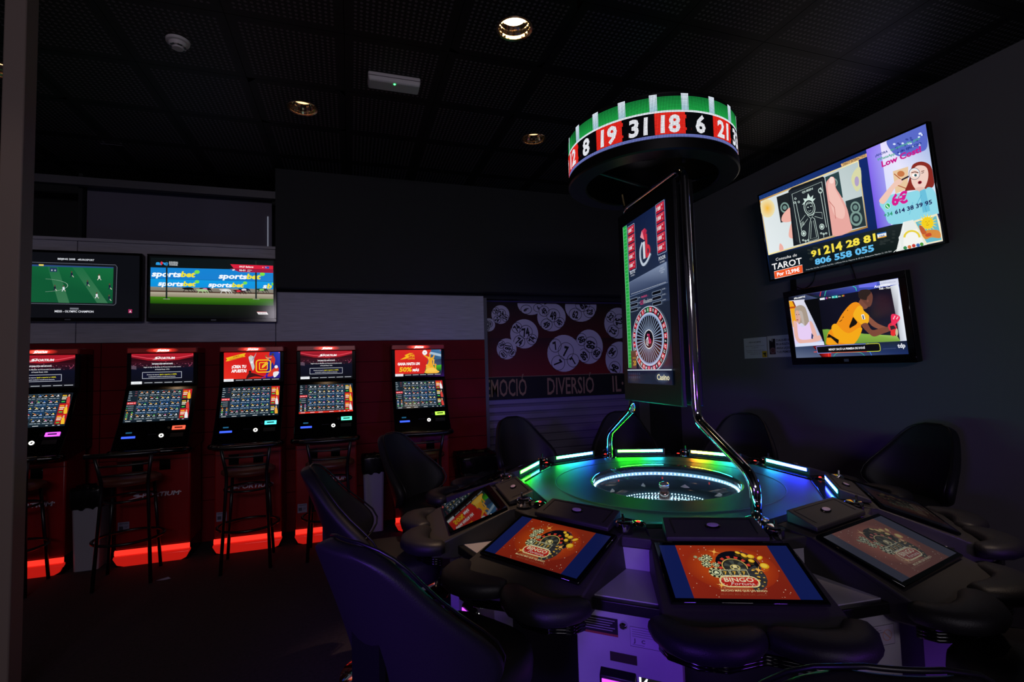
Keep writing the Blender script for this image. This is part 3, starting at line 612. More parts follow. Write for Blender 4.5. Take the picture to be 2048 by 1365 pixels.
def tabs(p, W, y):
    p.rect(0, y, W, y+22, '#15161c'); p.rect(-12+12, y-2, W*.17, y+20, '#eceef2'); p.text('DEPORTES', W*.085, y+13, 6, '#9098a8', 'c')
    for k in range(5): p.rect(W*(.2+.16*k) + 4, y+8, W*(.2+.16*k) + 62, y+13, '#b8bcc4')
def pic_info():
    W, H = 450, 250; p = Pic(W, H); p.vgrad(0, 0, W, H, '#30060c', '#080a1a'); p.poly([(0, 0), (W, 0), (W, 30), (W*.75, 55), (W*.5, 62), (W*.25, 55), (0, 30)], ['#b81c2c', '#b81c2c', '#7a1020', '#a01824', '#c02030', '#a01824', '#7a1020'])
    p.poly([(0, 12), (W*.25, 34), (W*.5, 40), (W*.75, 34), (W, 12), (W, 17), (W*.75, 40), (W*.5, 47), (W*.25, 40), (0, 17)], '#e85060')
    p.vgrad(0, 62, W, 120, '#3a0c18', '#14101e'); p.vgrad(0, 120, W, H, '#0c0e20', '#0a0b14')
    for k in range(40): p.hold = k > 0; x = random.random()*W; p.ell(x, 66 + random.random()*40 + abs(x-W/2)*.06, 4, 2.4, '#7a3048' if k % 2 else '#a86070', 6)
    p.hold = False; p.line([(410, 82), (425, 110), (440, 88), (415, 112)], 3, '#a04060'); p.poly([(0, 95), (35, 100), (36, 128), (0, 124)], '#5a4858')
    sportium(p, 155, 46, 150, 17, '#ffffff')
    p.text('INFORMACIÓN IMPORTANTE', 222, 90, 11, '#f0f0f4', 'c', .03, wid=150)
    p.text('Según la Ley de Medidas de Prevención y Lucha contra', 222, 115, 9, '#e4e4ea', 'c', .015, wid=270); p.text('el Fraude Fiscal, 11/21:', 222, 135, 9, '#e4e4ea', 'c', .015, wid=106)
    p.rect(78, 152, 364, 206, '#c8ccd8'); p.rect(81, 155, 361, 203, '#10122a')
    p.text('Premios de importe', 112, 177, 8, '#e4e4ea', 'l', .01, wid=88); p.text('igual o superior a 1.000€,', 204, 177, 9, '#f6e820', 'l', .02, wid=124); p.text('se abonarán mediante transferencia bancaria.', 221, 194, 8, '#e4e4ea', 'c', .01, wid=196)
    tabs(p, W, 229); p.ell(443, 6, 4, 4, '#e03030'); return p
def pic_crea():
    W, H = 450, 250; p = Pic(W, H); p.poly([(0, 0), (W, 0), (W, 230), (0, 230)], ['#d81a1c', '#e0281e', '#c81818', '#e83020'])
    p.poly([(365, 0), (W, 0), (W, 230), (330, 230)], ['#1c2a90', '#2a40c0', '#241a80', '#30188a']); p.line([(300, 230), (400, 160), (W, 190)], 5, '#5030d0')
    p.poly([(15, 46), (150, 10), (172, 8), (160, 26), (170, 36), (40, 72), (14, 76), (26, 60)], '#f2c020'); p.line([(30, 56), (160, 20)], 2, '#a07810'); p.text('NUEVA', 98, 40, 11, '#b02018', 'c', .03, rot=-14); p.text('FUNCIONALIDAD', 100, 55, 10, '#b02018', 'c', .03, rot=-14)
    p.text('¡CREA TU', 118, 135, 25, '#fff', 'c', .05, .08, wid=112); p.text('APUESTA!', 118, 172, 25, '#fff', 'c', .05, .08, wid=120)
    for a, c in (([(195, 40), (222, 30), (238, 50), (235, 90), (242, 130), (228, 160), (215, 120), (205, 90), (200, 70)], '#c8ccd0'), ([(225, 60), (248, 20), (256, 4), (252, 24), (232, 66)], '#9aa0a8'), ([(175, 228), (200, 180), (240, 186), (290, 206), (330, 222), (250, 212), (205, 222)], '#3a1418'),
                 ([(358, 40), (380, 30), (400, 40), (410, 70), (400, 120), (388, 90), (372, 120), (374, 70)], '#c83028'), ([(330, 40), (352, 50), (380, 44), (378, 54), (345, 60)], '#d8a078'), ([(345, 210), (380, 160), (420, 130), (440, 150), (425, 190), (380, 215)], '#d83828'), ([(395, 180), (440, 175), (430, 205), (400, 225)], '#e8e8ec')): p.poly(smoothpts(a, 3), c)
    for x, y, r, c in ((212, 34, 9, '#d8b090'), (391, 22, 11, '#4a3a30'), (336, 34, 9, '#8a5a30'), (418, 132, 14, '#f0f0f0'), (206, 170, 11, '#2a1a18'), (220, 88, 10, '#f0f0f0')): p.ell(x, y, r, r, c, 12)
    p.rrect(256, 70, 372, 176, 22, '#f8c820', 9); p.rrect(282, 92, 346, 154, 8, '#f8c820', 7); p.poly([(300, 142), (304, 120), (340, 84), (354, 98), (318, 134)], '#f8d030'); p.line([(310, 126), (346, 92)], 3, '#e03020')
    tabs(p, W, 230); p.ell(443, 6, 4, 4, '#ff6050'); return p
def pic_super():
    W, H = 450, 250; p = Pic(W, H); p.poly([(0, 0), (W, 0), (W, 230), (0, 230)], ['#d42420', '#e03424', '#c82018', '#de2a20'])
    p.poly([(352, 0), (W, 0), (W, 230), (278, 230)], ['#3a6a9a', '#4a7aa8', '#183018', '#20401c']); p.poly([(345, 20), (W, 45), (W, 70), (330, 40)], '#a8c0d4'); p.poly([(320, 110), (W, 90), (W, 150), (300, 165)], ['#3a4a70', '#283850', '#384a68', '#485a80']); p.poly([(300, 165), (W, 148), (W, 205), (290, 190)], ['#3aa020', '#48b828', '#206010', '#2c8018'])
    p.poly([(48, 92), (104, 62), (92, 50), (140, 30), (180, 32), (130, 46), (122, 54), (138, 66), (110, 84)], '#f4b41c'); p.text('UPER', 130, 66, 22, '#f4b41c', 'l', .03, wid=60); p.text('CUOTAS', 120, 90, 16, '#f4b41c', 'l', .03, wid=68)
    p.text('GANA HASTA UN', 130, 145, 25, '#fff', 'c', .05, .06, wid=212); p.text('50%', 38, 206, 42, '#f6c020', 'l', .04, .1, wid=120); p.text('MÁS', 166, 206, 24, '#fff', 'l', .05, .08, wid=62)
    Y = '#f0a828'
    p.ell(355, 216, 74, 18, '#f4b838'); p.poly(smoothpts([(315, 206), (305, 160), (322, 120), (318, 90), (282, 60), (276, 52), (300, 58), (330, 72), (345, 78), (368, 70), (376, 50), (384, 56), (376, 84), (360, 110), (370, 160), (392, 200)], 3), Y)
    p.ell(333, 78, 11, 12, '#f8c860', 12); 
    for x, y, h in ((338, 110, 72), (306, 200, 60), (374, 150, 60), (392, 205, 70), (325, 205, 50)): p.poly([(x-6, y), (x-6, y-h+14), (x-13, y-h+14), (x, y-h), (x+13, y-h+14), (x+6, y-h+14), (x+6, y)], '#f4bc40' if h < 70 else '#f0a020')
    p.poly(smoothpts([(290, 200), (320, 180), (370, 176), (410, 204), (380, 216), (320, 214)], 3), '#f8c850')
    p.ell(288, 28, 24, 24, '#f4f4f8', 20); p.text('18+', 288, 33, 9, '#c0404a', 'c', .03); p.line([(300, 45), (330, 70)], 3, '#a01840'); p.ell(443, 8, 5, 5, '#e03030')
    tabs(p, W, 230); return p
def banner(p, x0, y0, x1, y1, k):
    w_, h = x1-x0, y1-y0
    c = [('#c81c1c', '#a01418'), ('#d02020', '#b01818'), ('#101218', '#181a22'), ('#182c40', '#101820')][k % 4]
    p.vgrad(x0, y0, x1, y1, *c)
    fig = ['#f0c030', '#e8ecf0', '#d04038', '#f0a838'][k % 4]
    p.poly(smoothpts([(x0 + w_*.62, y1), (x0 + w_*.58, y0 + h*.5), (x0 + w_*.7, y0 + h*.3), (x0 + w_*.84, y0 + h*.42), (x0 + w_*.95, y1)], 2), fig); p.ell(x0 + w_*.72, y0 + h*.25, w_*.09, h*.13, '#d8a888', 10)
    for j in range(3): p.rect(x0 + w_*.08, y0 + h*(.18 + .17*j), x0 + w_*(.5 + .06*(j % 2)), y0 + h*(.27 + .17*j), '#f8f0d0' if j else '#f4c030')
    p.rect(x0 + w_*.12, y0 + h*.78, x0 + w_*.45, y0 + h*.9, '#38b84a')
def pic_bets(redbar, bs, seed):
    W, H = 450, 250; p = Pic(W, H); rnd = random.Random(seed); p.rect(0, 0, W, H, '#1c2a36')
    p.rect(0, 0, 66, 236, '#18242e'); p.rect(66, 0, 380, 236, '#22323e')
    for k in range(20):
        i, j = k % 4, k // 4; x, y = 70 + i*77, 4 + j*46.5; p.hold = k > 0
        blue = (j in (2, 3)) or (j == 1 and i > 1)
        p.rect(x, y, x+73, y+43, '#1c4066' if blue else '#2c3a44')
    p.hold = False
    for k in range(20): i, j = k % 4, k // 4; x, y = 70 + i*77, 4 + j*46.5; p.hold = k > 0; p.rect(x+2, y+7, x+71, y+27, '#0a1014')
    p.hold = False
    cs = ['#e8a820', '#40b848', '#d83830', '#3870d0', '#e8e8f0', '#d060a0', '#f0d040', '#e87820']
    n = 0
    for k in range(20):
        i, j = k % 4, k // 4; x, y = 70 + i*77, 4 + j*46.5
        for dx in (16, 53): p.hold = n > 0; n += 1; p.rect(x+dx, y+8, x+dx+9, y+15, rnd.choice(cs))
        for a, b_, c, d, cc in ((10, 17, 31, 21, '#e8ecf0'), (46, 17, 66, 21, '#e8ecf0'), (30, 10, 42, 13, '#8898a4'), (4, 33, 26, 36, '#b8c8d4'), (30, 33, 46, 36, '#b8c8d4'), (52, 33, 68, 36, '#b8c8d4'), (4, 2, 14, 5, '#e8b030' if j else '#8898a4')): p.rect(x+a, y+b_, x+c, y+d, cc)
    for k, y in enumerate((8, 22, 40, 56, 74)):
        p.rect(3, y, 18 + 5*(k % 3), y+4, '#b0bcc4'); 
        if k < 3: p.rect(44, y, 60, y+3, '#a0505a')
    p.hold = False; p.rect(2, 92, 64, 110, '#e03238'); p.text('EN VIVO', 8, 105, 7, '#fff', 'l', .02); p.rect(50, 96, 60, 105, '#f8a0a0')
    n = 0
    for y, c in ((120, '#b0bcc4'), (136, '#38b060'), (152, '#e8a830')): p.hold = n > 0; n += 1; p.rect(4, y, 10, y+6, c); p.rect(14, y+1, 52, y+4, '#b0bcc4')
    for j in range(4):
        for i in (0, 1): p.ell(16 + 33*i, 174 + 16*j, 5, 5, rnd.choice(cs), 8); p.rect(6 + 33*i, 181 + 16*j, 27 + 33*i, 183.5 + 16*j, '#90a0ac')
    p.hold = False
    for k in range(3): banner(p, 382, 2 + 79*k, 448, 78 + 79*k, bs[k])
    p.rect(0, 236, W, H, '#e03020' if redbar else '#14202a')
    for k, x in enumerate((14, 92, 160, 250, 330, 372, 405)): p.hold = k > 0; p.rect(x, 241, x + (36 if k < 4 else 14), 244.5, '#e8ecf0')
    p.hold = False
    return p
def pic_bingo():
    S_ = [(320, 148), (1625, 450), (1105, 1075), (-205, 740)]
    W, H = 480, 270; p = Pic(W, H); p.rect(0, 0, W, H, '#101c54')
    x0, x1 = 62, 408; p.poly([(x0, 0), (x1, 0), (x1, H), (x0, H)], ['#a02c10', '#8c2c12', '#7c2012', '#8c2412'])
    p.ell(235, 120, 160, 118, '#e05a10', 32, edge='#982c10'); 
    rnd = random.Random(3)
    for k in range(70): p.hold = k > 0; x, y = x0+6 + rnd.random()*(x1-x0-12), 6 + rnd.random()*(H-12); p.ell(x, y, .9 + rnd.random()*1.3, None, '#f0d0b0', 5)
    p.hold = False
    p.ell(262, 104, 76, 72, '#0a0c14'); p.ell(268, 100, 76, 70, '#1a2440', a0=-80, a1=40, inner=.94); p.ell(248, 118, 60, 58, '#181412')
    for k in range(24): a = R(15*k); p.poly([(248 + 46*math.cos(a), 116 + 44*math.sin(a)), (248 + 46*math.cos(a+.24), 116 + 44*math.sin(a+.24)), (248 + 58*math.cos(a+.24), 116 + 55*math.sin(a+.24)), (248 + 58*math.cos(a), 116 + 55*math.sin(a))], '#d84030' if k % 2 else '#100c0c')
    p.ell(248, 118, 45, 43, '#d8b860', inner=.92); p.ell(248, 120, 40, 38, '#2a2c28'); 
    for k in range(6): a = R(60*k + 10); p.poly([(248, 120), (248 + 38*math.cos(a), 120 + 36*math.sin(a)), (248 + 38*math.cos(a+.5), 120 + 36*math.sin(a+.5))], '#484c44')
    p.ell(248, 122, 18, 15, '#c8b468', inner=.75); p.ell(248, 118, 8, 8, '#e8d898'); p.line([(236, 130), (248, 122), (260, 130)], 4, '#e0d088')
    for x, y, r in ((140, 80, 12), (162, 74, 19), (150, 108, 18), (182, 112, 13), (172, 152, 26), (120, 72, 7)):
        p.ell(x, y, r, r, '#20281e', 20)
        for k in range(8): a = R(45*k); p.poly([(x + r*.72*math.cos(a), y + r*.72*math.sin(a)), (x + r*math.cos(a), y + r*math.sin(a)), (x + r*math.cos(a+.4), y + r*math.sin(a+.4)), (x + r*.72*math.cos(a+.4), y + r*.72*math.sin(a+.4))], '#e0d898')
        p.ell(x, y, r*.62, None, '#dce0b0', 16); p.ell(x, y, r*.5, None, '#2c3428', 14); p.ell(x, y-r*.12, r*.2, None, '#e4e8b8', 8); p.ell(x-r*.16, y+r*.1, r*.18, None, '#e4e8b8', 8); p.ell(x+r*.16, y+r*.1, r*.18, None, '#e4e8b8', 8)
    for x, y, rx, ry, ro in ((300, 62, 9, 13, -30), (322, 68, 13, 11, 0), (352, 76, 14, 8, -40), (316, 92, 11, 9, 20), (352, 118, 16, 15, 0), (282, 48, 10, 7, 30)): p.ell(x, y, rx, ry, '#e0a818', 18, rot=ro); p.ell(x-1, y-1, rx*.7, ry*.7, '#f4cc40', 16, rot=ro)
    for k in range(6):
        a = R(-30 + 19*k); d = (math.cos(a), math.sin(a)); q = (-d[1], d[0]); b_ = (258, 168)
        p.poly([(b_[0] + q[0]*-15, b_[1] + q[1]*-15), (b_[0] + d[0]*78 - q[0]*15, b_[1] + d[1]*78 - q[1]*15), (b_[0] + d[0]*78 + q[0]*15, b_[1] + d[1]*78 + q[1]*15), (b_[0] + q[0]*15, b_[1] + q[1]*15)], '#2e2e30' if k % 2 else '#38383a')
        p.ell(b_[0] + d[0]*52, b_[1] + d[1]*52, 6, 5, '#e8b440', 8); p.rect(b_[0] + d[0]*70 - 3, b_[1] + d[1]*70 - 2, b_[0] + d[0]*70 + 3, b_[1] + d[1]*70 + 2, '#e8b440')
    for k in range(3): x = 188 + 32*k; p.rect(x, 140, x+29, 172, '#c8c49a'); p.rect(x+2, 144, x+27, 168, '#3a3c30'); p.text('7', x+14, 164, 15, '#e8b440', 'c', .04); p.rect(x+7, 168, x+22, 171, '#d0d0d0')
    p.rrect(168, 172, 304, 226, 26, '#ead898'); p.rrect(173, 177, 299, 221, 22, '#b82018'); p.rrect(176, 180, 296, 200, 10, '#cc3024')
    p.text('BINGO', 236, 200, 20, '#f2e8c0', 'c', .015, wid=100); p.text('Fortuna', 242, 216, 15, '#f4f0e8', 'c', -.01, .35, wid=78)
    for k in range(26): a = 2*PI*k/26; p.hold = k > 0; p.ell(236 + 64*math.cos(a)*(1.0), 199 + 24.5*math.sin(a), 1.6, None, '#fff4c8', 6)
    p.hold = False; p.text('MUCHO MÁS QUE UN BINGO', 236, 246, 9, '#f0dca0', 'c', .01, wid=152)
    for x, y, s in ((196, 46, 1), (322, 142, 1), (168, 218, .8)):
        p.ell(x, y, 7*s, 7*s, '#ffe8a0', 12, edge='#e87818')
        for k in range(4): a = R(90*k + 20); p.poly([(x + 2*math.cos(a+1.57), y + 2*math.sin(a+1.57)), (x + 22*s*math.cos(a), y + 22*s*math.sin(a)), (x + 2*math.cos(a-1.57), y + 2*math.sin(a-1.57))], '#ffc050')
    return p
def pic_wheel():
    S_ = [(188, 205), (450, 62), (503, 1112), (222, 1096)]
    W, H = 540, 1000; p = Pic(W, H); p.vgrad(0, 0, W, 560, '#16264e', '#1c2c50'); p.poly([(0, 0), (W, 0), (W, H*.55), (0, H*.55)], ['#101a36', '#142450', '#28344e', '#20304a']); p.vgrad(0, 550, W, H, '#1c2638', '#0a1226')
    p.vgrad(4, 4, 56, 905, '#22b04a', '#2aa840'); p.line([(4, 4), (56, 4), (56, 905), (4, 905)], 4, '#9ae8b0', True)
    for k in range(40): p.hold = k > 0; p.rect(12, 20 + 22*k, 50, 22 + 22*k, '#7ad898')
    p.hold = False
    for x, y in ((74, 28), (440, 6)):
        p.rrect(x-6, y-6, x+92, y+278, 8, '#a8b8d8', 3)
        for k in range(5):
            yy = y + 55*k; p.rect(x, yy, x+86, yy+48, '#c01830'); p.vgrad(x+2, yy+2, x+84, yy+22, '#e04058', '#c82038'); p.text('188', x+4, yy+34, 22, '#f4f0f4', 'l', .02, wid=46); p.text('08', x+56, yy+18, 9, '#f4f0f4'); p.text('X', x+62, yy+40, 10, '#f4c0c8')
    p.text('ELITE', 118, 324, 22, '#e0e8f4', 'c', .01, wid=66); p.text('NUMBERS', 118, 340, 9, '#c0c8d8', 'c'); p.text('POOR', 484, 318, 22, '#e0e8f4', 'c', .01, wid=72); p.text('NUMBERS', 484, 334, 9, '#c0c8d8', 'c')
    # ib emblem with a gem
    p.poly([(240, 130), (262, 98), (300, 92), (322, 112), (290, 160)], '#d84060'); p.poly([(240, 130), (262, 98), (276, 122), (290, 160)], '#f09aa8'); p.poly([(276, 122), (300, 92), (322, 112), (290, 160)], '#c02848')
    p.rect(268, 168, 294, 268, '#dce2ec'); p.rect(300, 130, 322, 268, '#d83040'); p.ell(326, 232, 30, 37, '#d83040', inner=.42)
    p.line(smoothpts([(262, 168), (234, 205), (232, 262), (262, 300), (310, 290), (356, 254)], 4, False), 17, '#c8d4e4')
    p.poly([(64, 372), (W-10, 340), (W-8, 452), (64, 462)], ['#5a6888', '#8a9ab8', '#3a4868', '#2a3858']); p.line([(64, 372), (W-10, 340), (W-8, 452), (64, 462)], 3, '#7888a8', True)
    for k, t in enumerate(('CREDIT', 'COUNTERS', 'OPEN')): p.text(t, 478, 368 + 12*k, 9, '#b8c4d8', 'c')
    p.hold = False
    for k in range(34): p.rect(90 + 12.6*k, 446, 96 + 12.6*k, 450, '#d0d8e4')
    for x in (72, 358):
        for k in range(3): p.rrect(x, 478 + 30*k, x+104, 500 + 30*k, 6, '#8898b0'); p.rrect(x+3, 481 + 30*k, x+101, 497 + 30*k, 5, '#06080e')
    for k in range(3): p.text('00.00', 186, 490 + 30*k, 8, '#b8c4d8'); p.text('0.00.000', 470, 484 + 30*k, 8, '#b8c4d8')
    p.text('Interblock', 262, 492, 13, '#e04a80', 'c', .01, wid=70); p.text('G5', 248, 532, 26, '#e03070', 'r', .0); p.text('Roulette', 250, 530, 26, '#e8eef6', 'l', -.01, .3, wid=102)
    cx, cy = 300, 742; p.ell(cx, cy, 214, 192, '#c8d4e8', 64); p.ell(cx, cy, 208, 187, '#101624', 64)
    nums = [0, 32, 15, 19, 4, 21, 2, 25, 17, 34, 6, 27, 13, 36, 11, 30, 8, 23, 10, 5, 24, 16, 33, 1, 20, 14, 31, 9, 22, 18, 29, 7, 28, 12, 35, 3, 26]
    for k, n in enumerate(nums):
        a0, a1 = R(-90 + (k-.5)*360/37), R(-90 + (k+.5)*360/37)
        P = lambda a, r: (cx + r*math.cos(a), cy + r*.9*math.sin(a))
        p.hold = k > 0; p.poly([P(a0, 174), P(a0, 207), P(a1, 207), P(a1, 174)], '#188040' if n == 0 else '#c82034' if k % 2 else '#101014')
    p.hold = False
    for k, n in enumerate(nums):
        a = R(-90 + k*360/37); p.text(str(n), cx + 181*math.cos(a), cy + 181*.9*math.sin(a), 17, '#f0f0f4', 'c', .03, rot=math.degrees(a) + 90, xs=.85)
    p.ell(cx, cy, 172, 154, '#b8c8e4', 64); p.ell(cx, cy, 160, 143, '#7c90b8', 64); p.ell(cx, cy, 152, 136, '#06080e', 64)
    for k in range(37): a = R(k*360/37); p.hold = k > 0; p.line([(cx + 50*math.cos(a), cy + 45*math.sin(a)), (cx + 151*math.cos(a), cy + 135*math.sin(a))], 5.5, '#94a8c8')
    p.hold = False; p.ell(cx, cy, 58, 56, '#e8ecf0', 32); p.ell(cx, cy, 53, 51, '#08080e', 32)
    p.rect(cx-16, cy-14, cx-6, cy+26, '#e8ecf4'); p.rect(cx+1, cy-30, cx+11, cy+26, '#d82860'); p.ell(cx+13, cy+11, 14, 16, '#d82860', inner=.4); p.line([(cx-14, cy-12), (cx-32, cy+4), (cx-28, cy+28), (cx-8, cy+36)], 6, '#e8ecf4'); p.ell(cx-10, cy-26, 8, 7, '#e05888', 8)
    p.rect(0, 916, W, 922, '#c0ccd8'); p.rect(0, 922, W, H, '#101830'); p.vgrad(60, 800, 130, 910, '#603818', '#482038'); p.text('20', 128, 890, 30, '#d8a030', 'r', .02); p.text('PREMIO', 128, 850, 10, '#d8a030', 'r')
    p.ell(440, 960, 90, 36, '#4a5a7a', 20, edge='#141c34'); p.text('Casino', 446, 974, 32, '#e8e0b8', 'c', .03, wid=136)
    for k in range(12): p.rect(14 + 28*(k % 6), 934 + 22*(k//6), 34 + 28*(k % 6), 948 + 22*(k//6), '#202c48')
    return p
def pic_ring():
    seq = [12, 8, 19, 31, 18, 6, 21, 33, 16, 4, 23, 35, 14, 2, 0, 28, 9, 26, 30]
    n = 19; W, H = 100*n, 145; p = Pic(W, H); rows = []
    G0, G1 = '#0f5a2a', '#1a9040'
    def rectx(x0, y0, x1, y1, c, c2=None):
        k = max(1, int((x1-x0)/12)); pts = [(x0 + (x1-x0)*i/k, y0) for i in range(k+1)] + [(x0 + (x1-x0)*i/k, y1) for i in range(k+1)]
        l0, l1 = lin(c), lin(c2 or c); p.raw(pts, [(i, i+1, k+2+i, k+1+i) for i in range(k)], None, [l0]*(k+1) + [l1]*(k+1))
    rectx(0, 0, W, H, '#030304')
    for k in range(n):
        p.hold = k > 0; rectx(k*100 + 10, 9, k*100 + 90, 56, '#117033', '#1fa648')
        rectx(k*100, 14, k*100 + 10, 56, '#117033', '#1fa648'); rectx(k*100 + 90, 14, k*100 + 100, 56, '#117033', '#1fa648')
    p.hold = False
    for k in range(n): p.hold = k > 0; rectx(k*100 - 12 if k else 0, 1, k*100 + 12, 56, '#dfeaf8', '#a0c8d8')
    p.hold = False; rectx(0, 55, W, 61, '#eaf2ff'); rectx(0, 132, W, 142, '#6a74b8')
    for k, v in enumerate(seq):
        c = '#0f8a3a' if v == 0 else '#e8281e' if k % 2 == 0 else '#050508'
        p.hold = False; rectx(k*100 + 2, 62, k*100 + 98, 131, c)
        if k % 2 == 0 and v:
            rectx(k*100 + 96, 70, min(k*100 + 128, W), 82, c); rectx(k*100 + 96, 112, min(k*100 + 118, W), 120, c)
    for k, v in enumerate(seq): p.hold = k > 0; p.text(str(v), k*100 + 50, 125, 56, '#f4f6ff', 'c', .035, .05, xs=.95)
    p.hold = False
    return p
# ---------------------------------------------------------------- televisions
m_scr = attr_mat('lit screen', 1.0, .10)
m_scr_lo = attr_mat('lit screen dim', .75, .10)
def tv(name, label, w_, h_, pic, mt, bezel=.018, chin=.03, depth=.05, group=None):
    """faces -y in its own frame; origin at bottom centre of the back"""
    t = empty(name, (0, 0, 0), 0, label, 'television', group)
    b = MB().box(-w_/2, w_/2, -depth, 0, 0, h_); b.box(-w_*.3, w_*.3, 0, .028, h_*.2, h_*.8)
    b.build('housing', m_black, t, bevel=.006)
    f = MB(); f.box(-w_/2, w_/2, -depth - .008, -depth, 0, chin); f.box(-w_/2, w_/2, -depth - .008, -depth, h_ - bezel, h_)
    f.box(-w_/2, -w_/2 + bezel, -depth - .008, -depth, chin, h_ - bezel); f.box(w_/2 - bezel, w_/2, -depth - .008, -depth, chin, h_ - bezel)
    f.build('bezel', m_gloss, t, bevel=.002, bseg=1)
    if pic:
        pic.build('screen', mt, (-w_/2 + bezel, -depth - .0015, h_ - bezel), (w_ - 2*bezel, 0, 0), (0, 0, -(h_ - bezel - chin)), t)
    else:
        MB().box(-w_/2 + bezel, w_/2 - bezel, -depth - .002, -depth, chin, h_ - bezel).build('screen', m_gloss, t)
    MB().box(-.02, .02, -depth - .010, -depth - .008, chin*.3, chin*.65).build('badge', mat('grey badge', '#70747c', .4), t)
    return t
t = tv('television', 'wall television showing a green football pitch beside the taupe post', 1.03, .59, pic_football(), m_scr, .02, .03); t.location = (-2.215, YB - .030, 1.945)
t = tv('television', 'wall television showing the greyhound race before blue betting hoardings', 1.02, .59, pic_racing(), m_scr, .016, .03); t.location = (-1.155, YB - .030, 1.945)
t = tv('television', 'dark wall television cut off at the edge left of the taupe post', 1.02, .59, None, None); t.location = (-3.265, YB - .030, 1.945)

# ---------------------------------------------------------------- betting terminals
m_redp = mat('red lacquered panel', '#8e0c12', .32, vary=.08, vscale=3)
m_reds = mat('dark red side panel', '#6a0c10', .5)
m_redled = mat('red light strip', '#400000', .3, emit=(1.0, .035, .02), strength=1.15)
m_redkick = mat('red kick plate with added glow', '#b80c10', .2, emit=(1.0, .02, .012), strength=.42)  # the strip's red light on the plate is put in as emission
def logo_pic(col='#d8d0e0'):
    p = Pic(300, 60); sportium(p, 40, 46, 230, 24, col); p.ell(286, 30, 4, 4, col, 8); return p
LOGO = logo_pic()
def head_pic():
    p = Pic(490, 36); p.rect(0, 0, 490, 36, '#300707'); p.ell(245, 18, 120, 26, '#e03226', 32, edge='#300707'); p.ell(245, 18, 66, 15, '#ff6a58', 28, edge='#e83a2c'); sportium(p, 205, 27, 84, 15, '#ffffff'); return p
HEADPIC = head_pic()
DARKLOGO = logo_pic('#3a3a44')
def sticker():
    p = Pic(60, 60); p.rect(0, 0, 60, 60, '#8a84a4'); p.rect(6, 26, 28, 48, '#3c3a50'); p.rect(34, 28, 54, 31, '#50506a'); p.rect(34, 36, 50, 39, '#50506a'); p.rect(6, 8, 54, 12, '#50506a'); return p
m_print = attr_mat('printed lettering', None, .5)
m_head = attr_mat('lit lettering', 3.0, .2)
W2 = .256
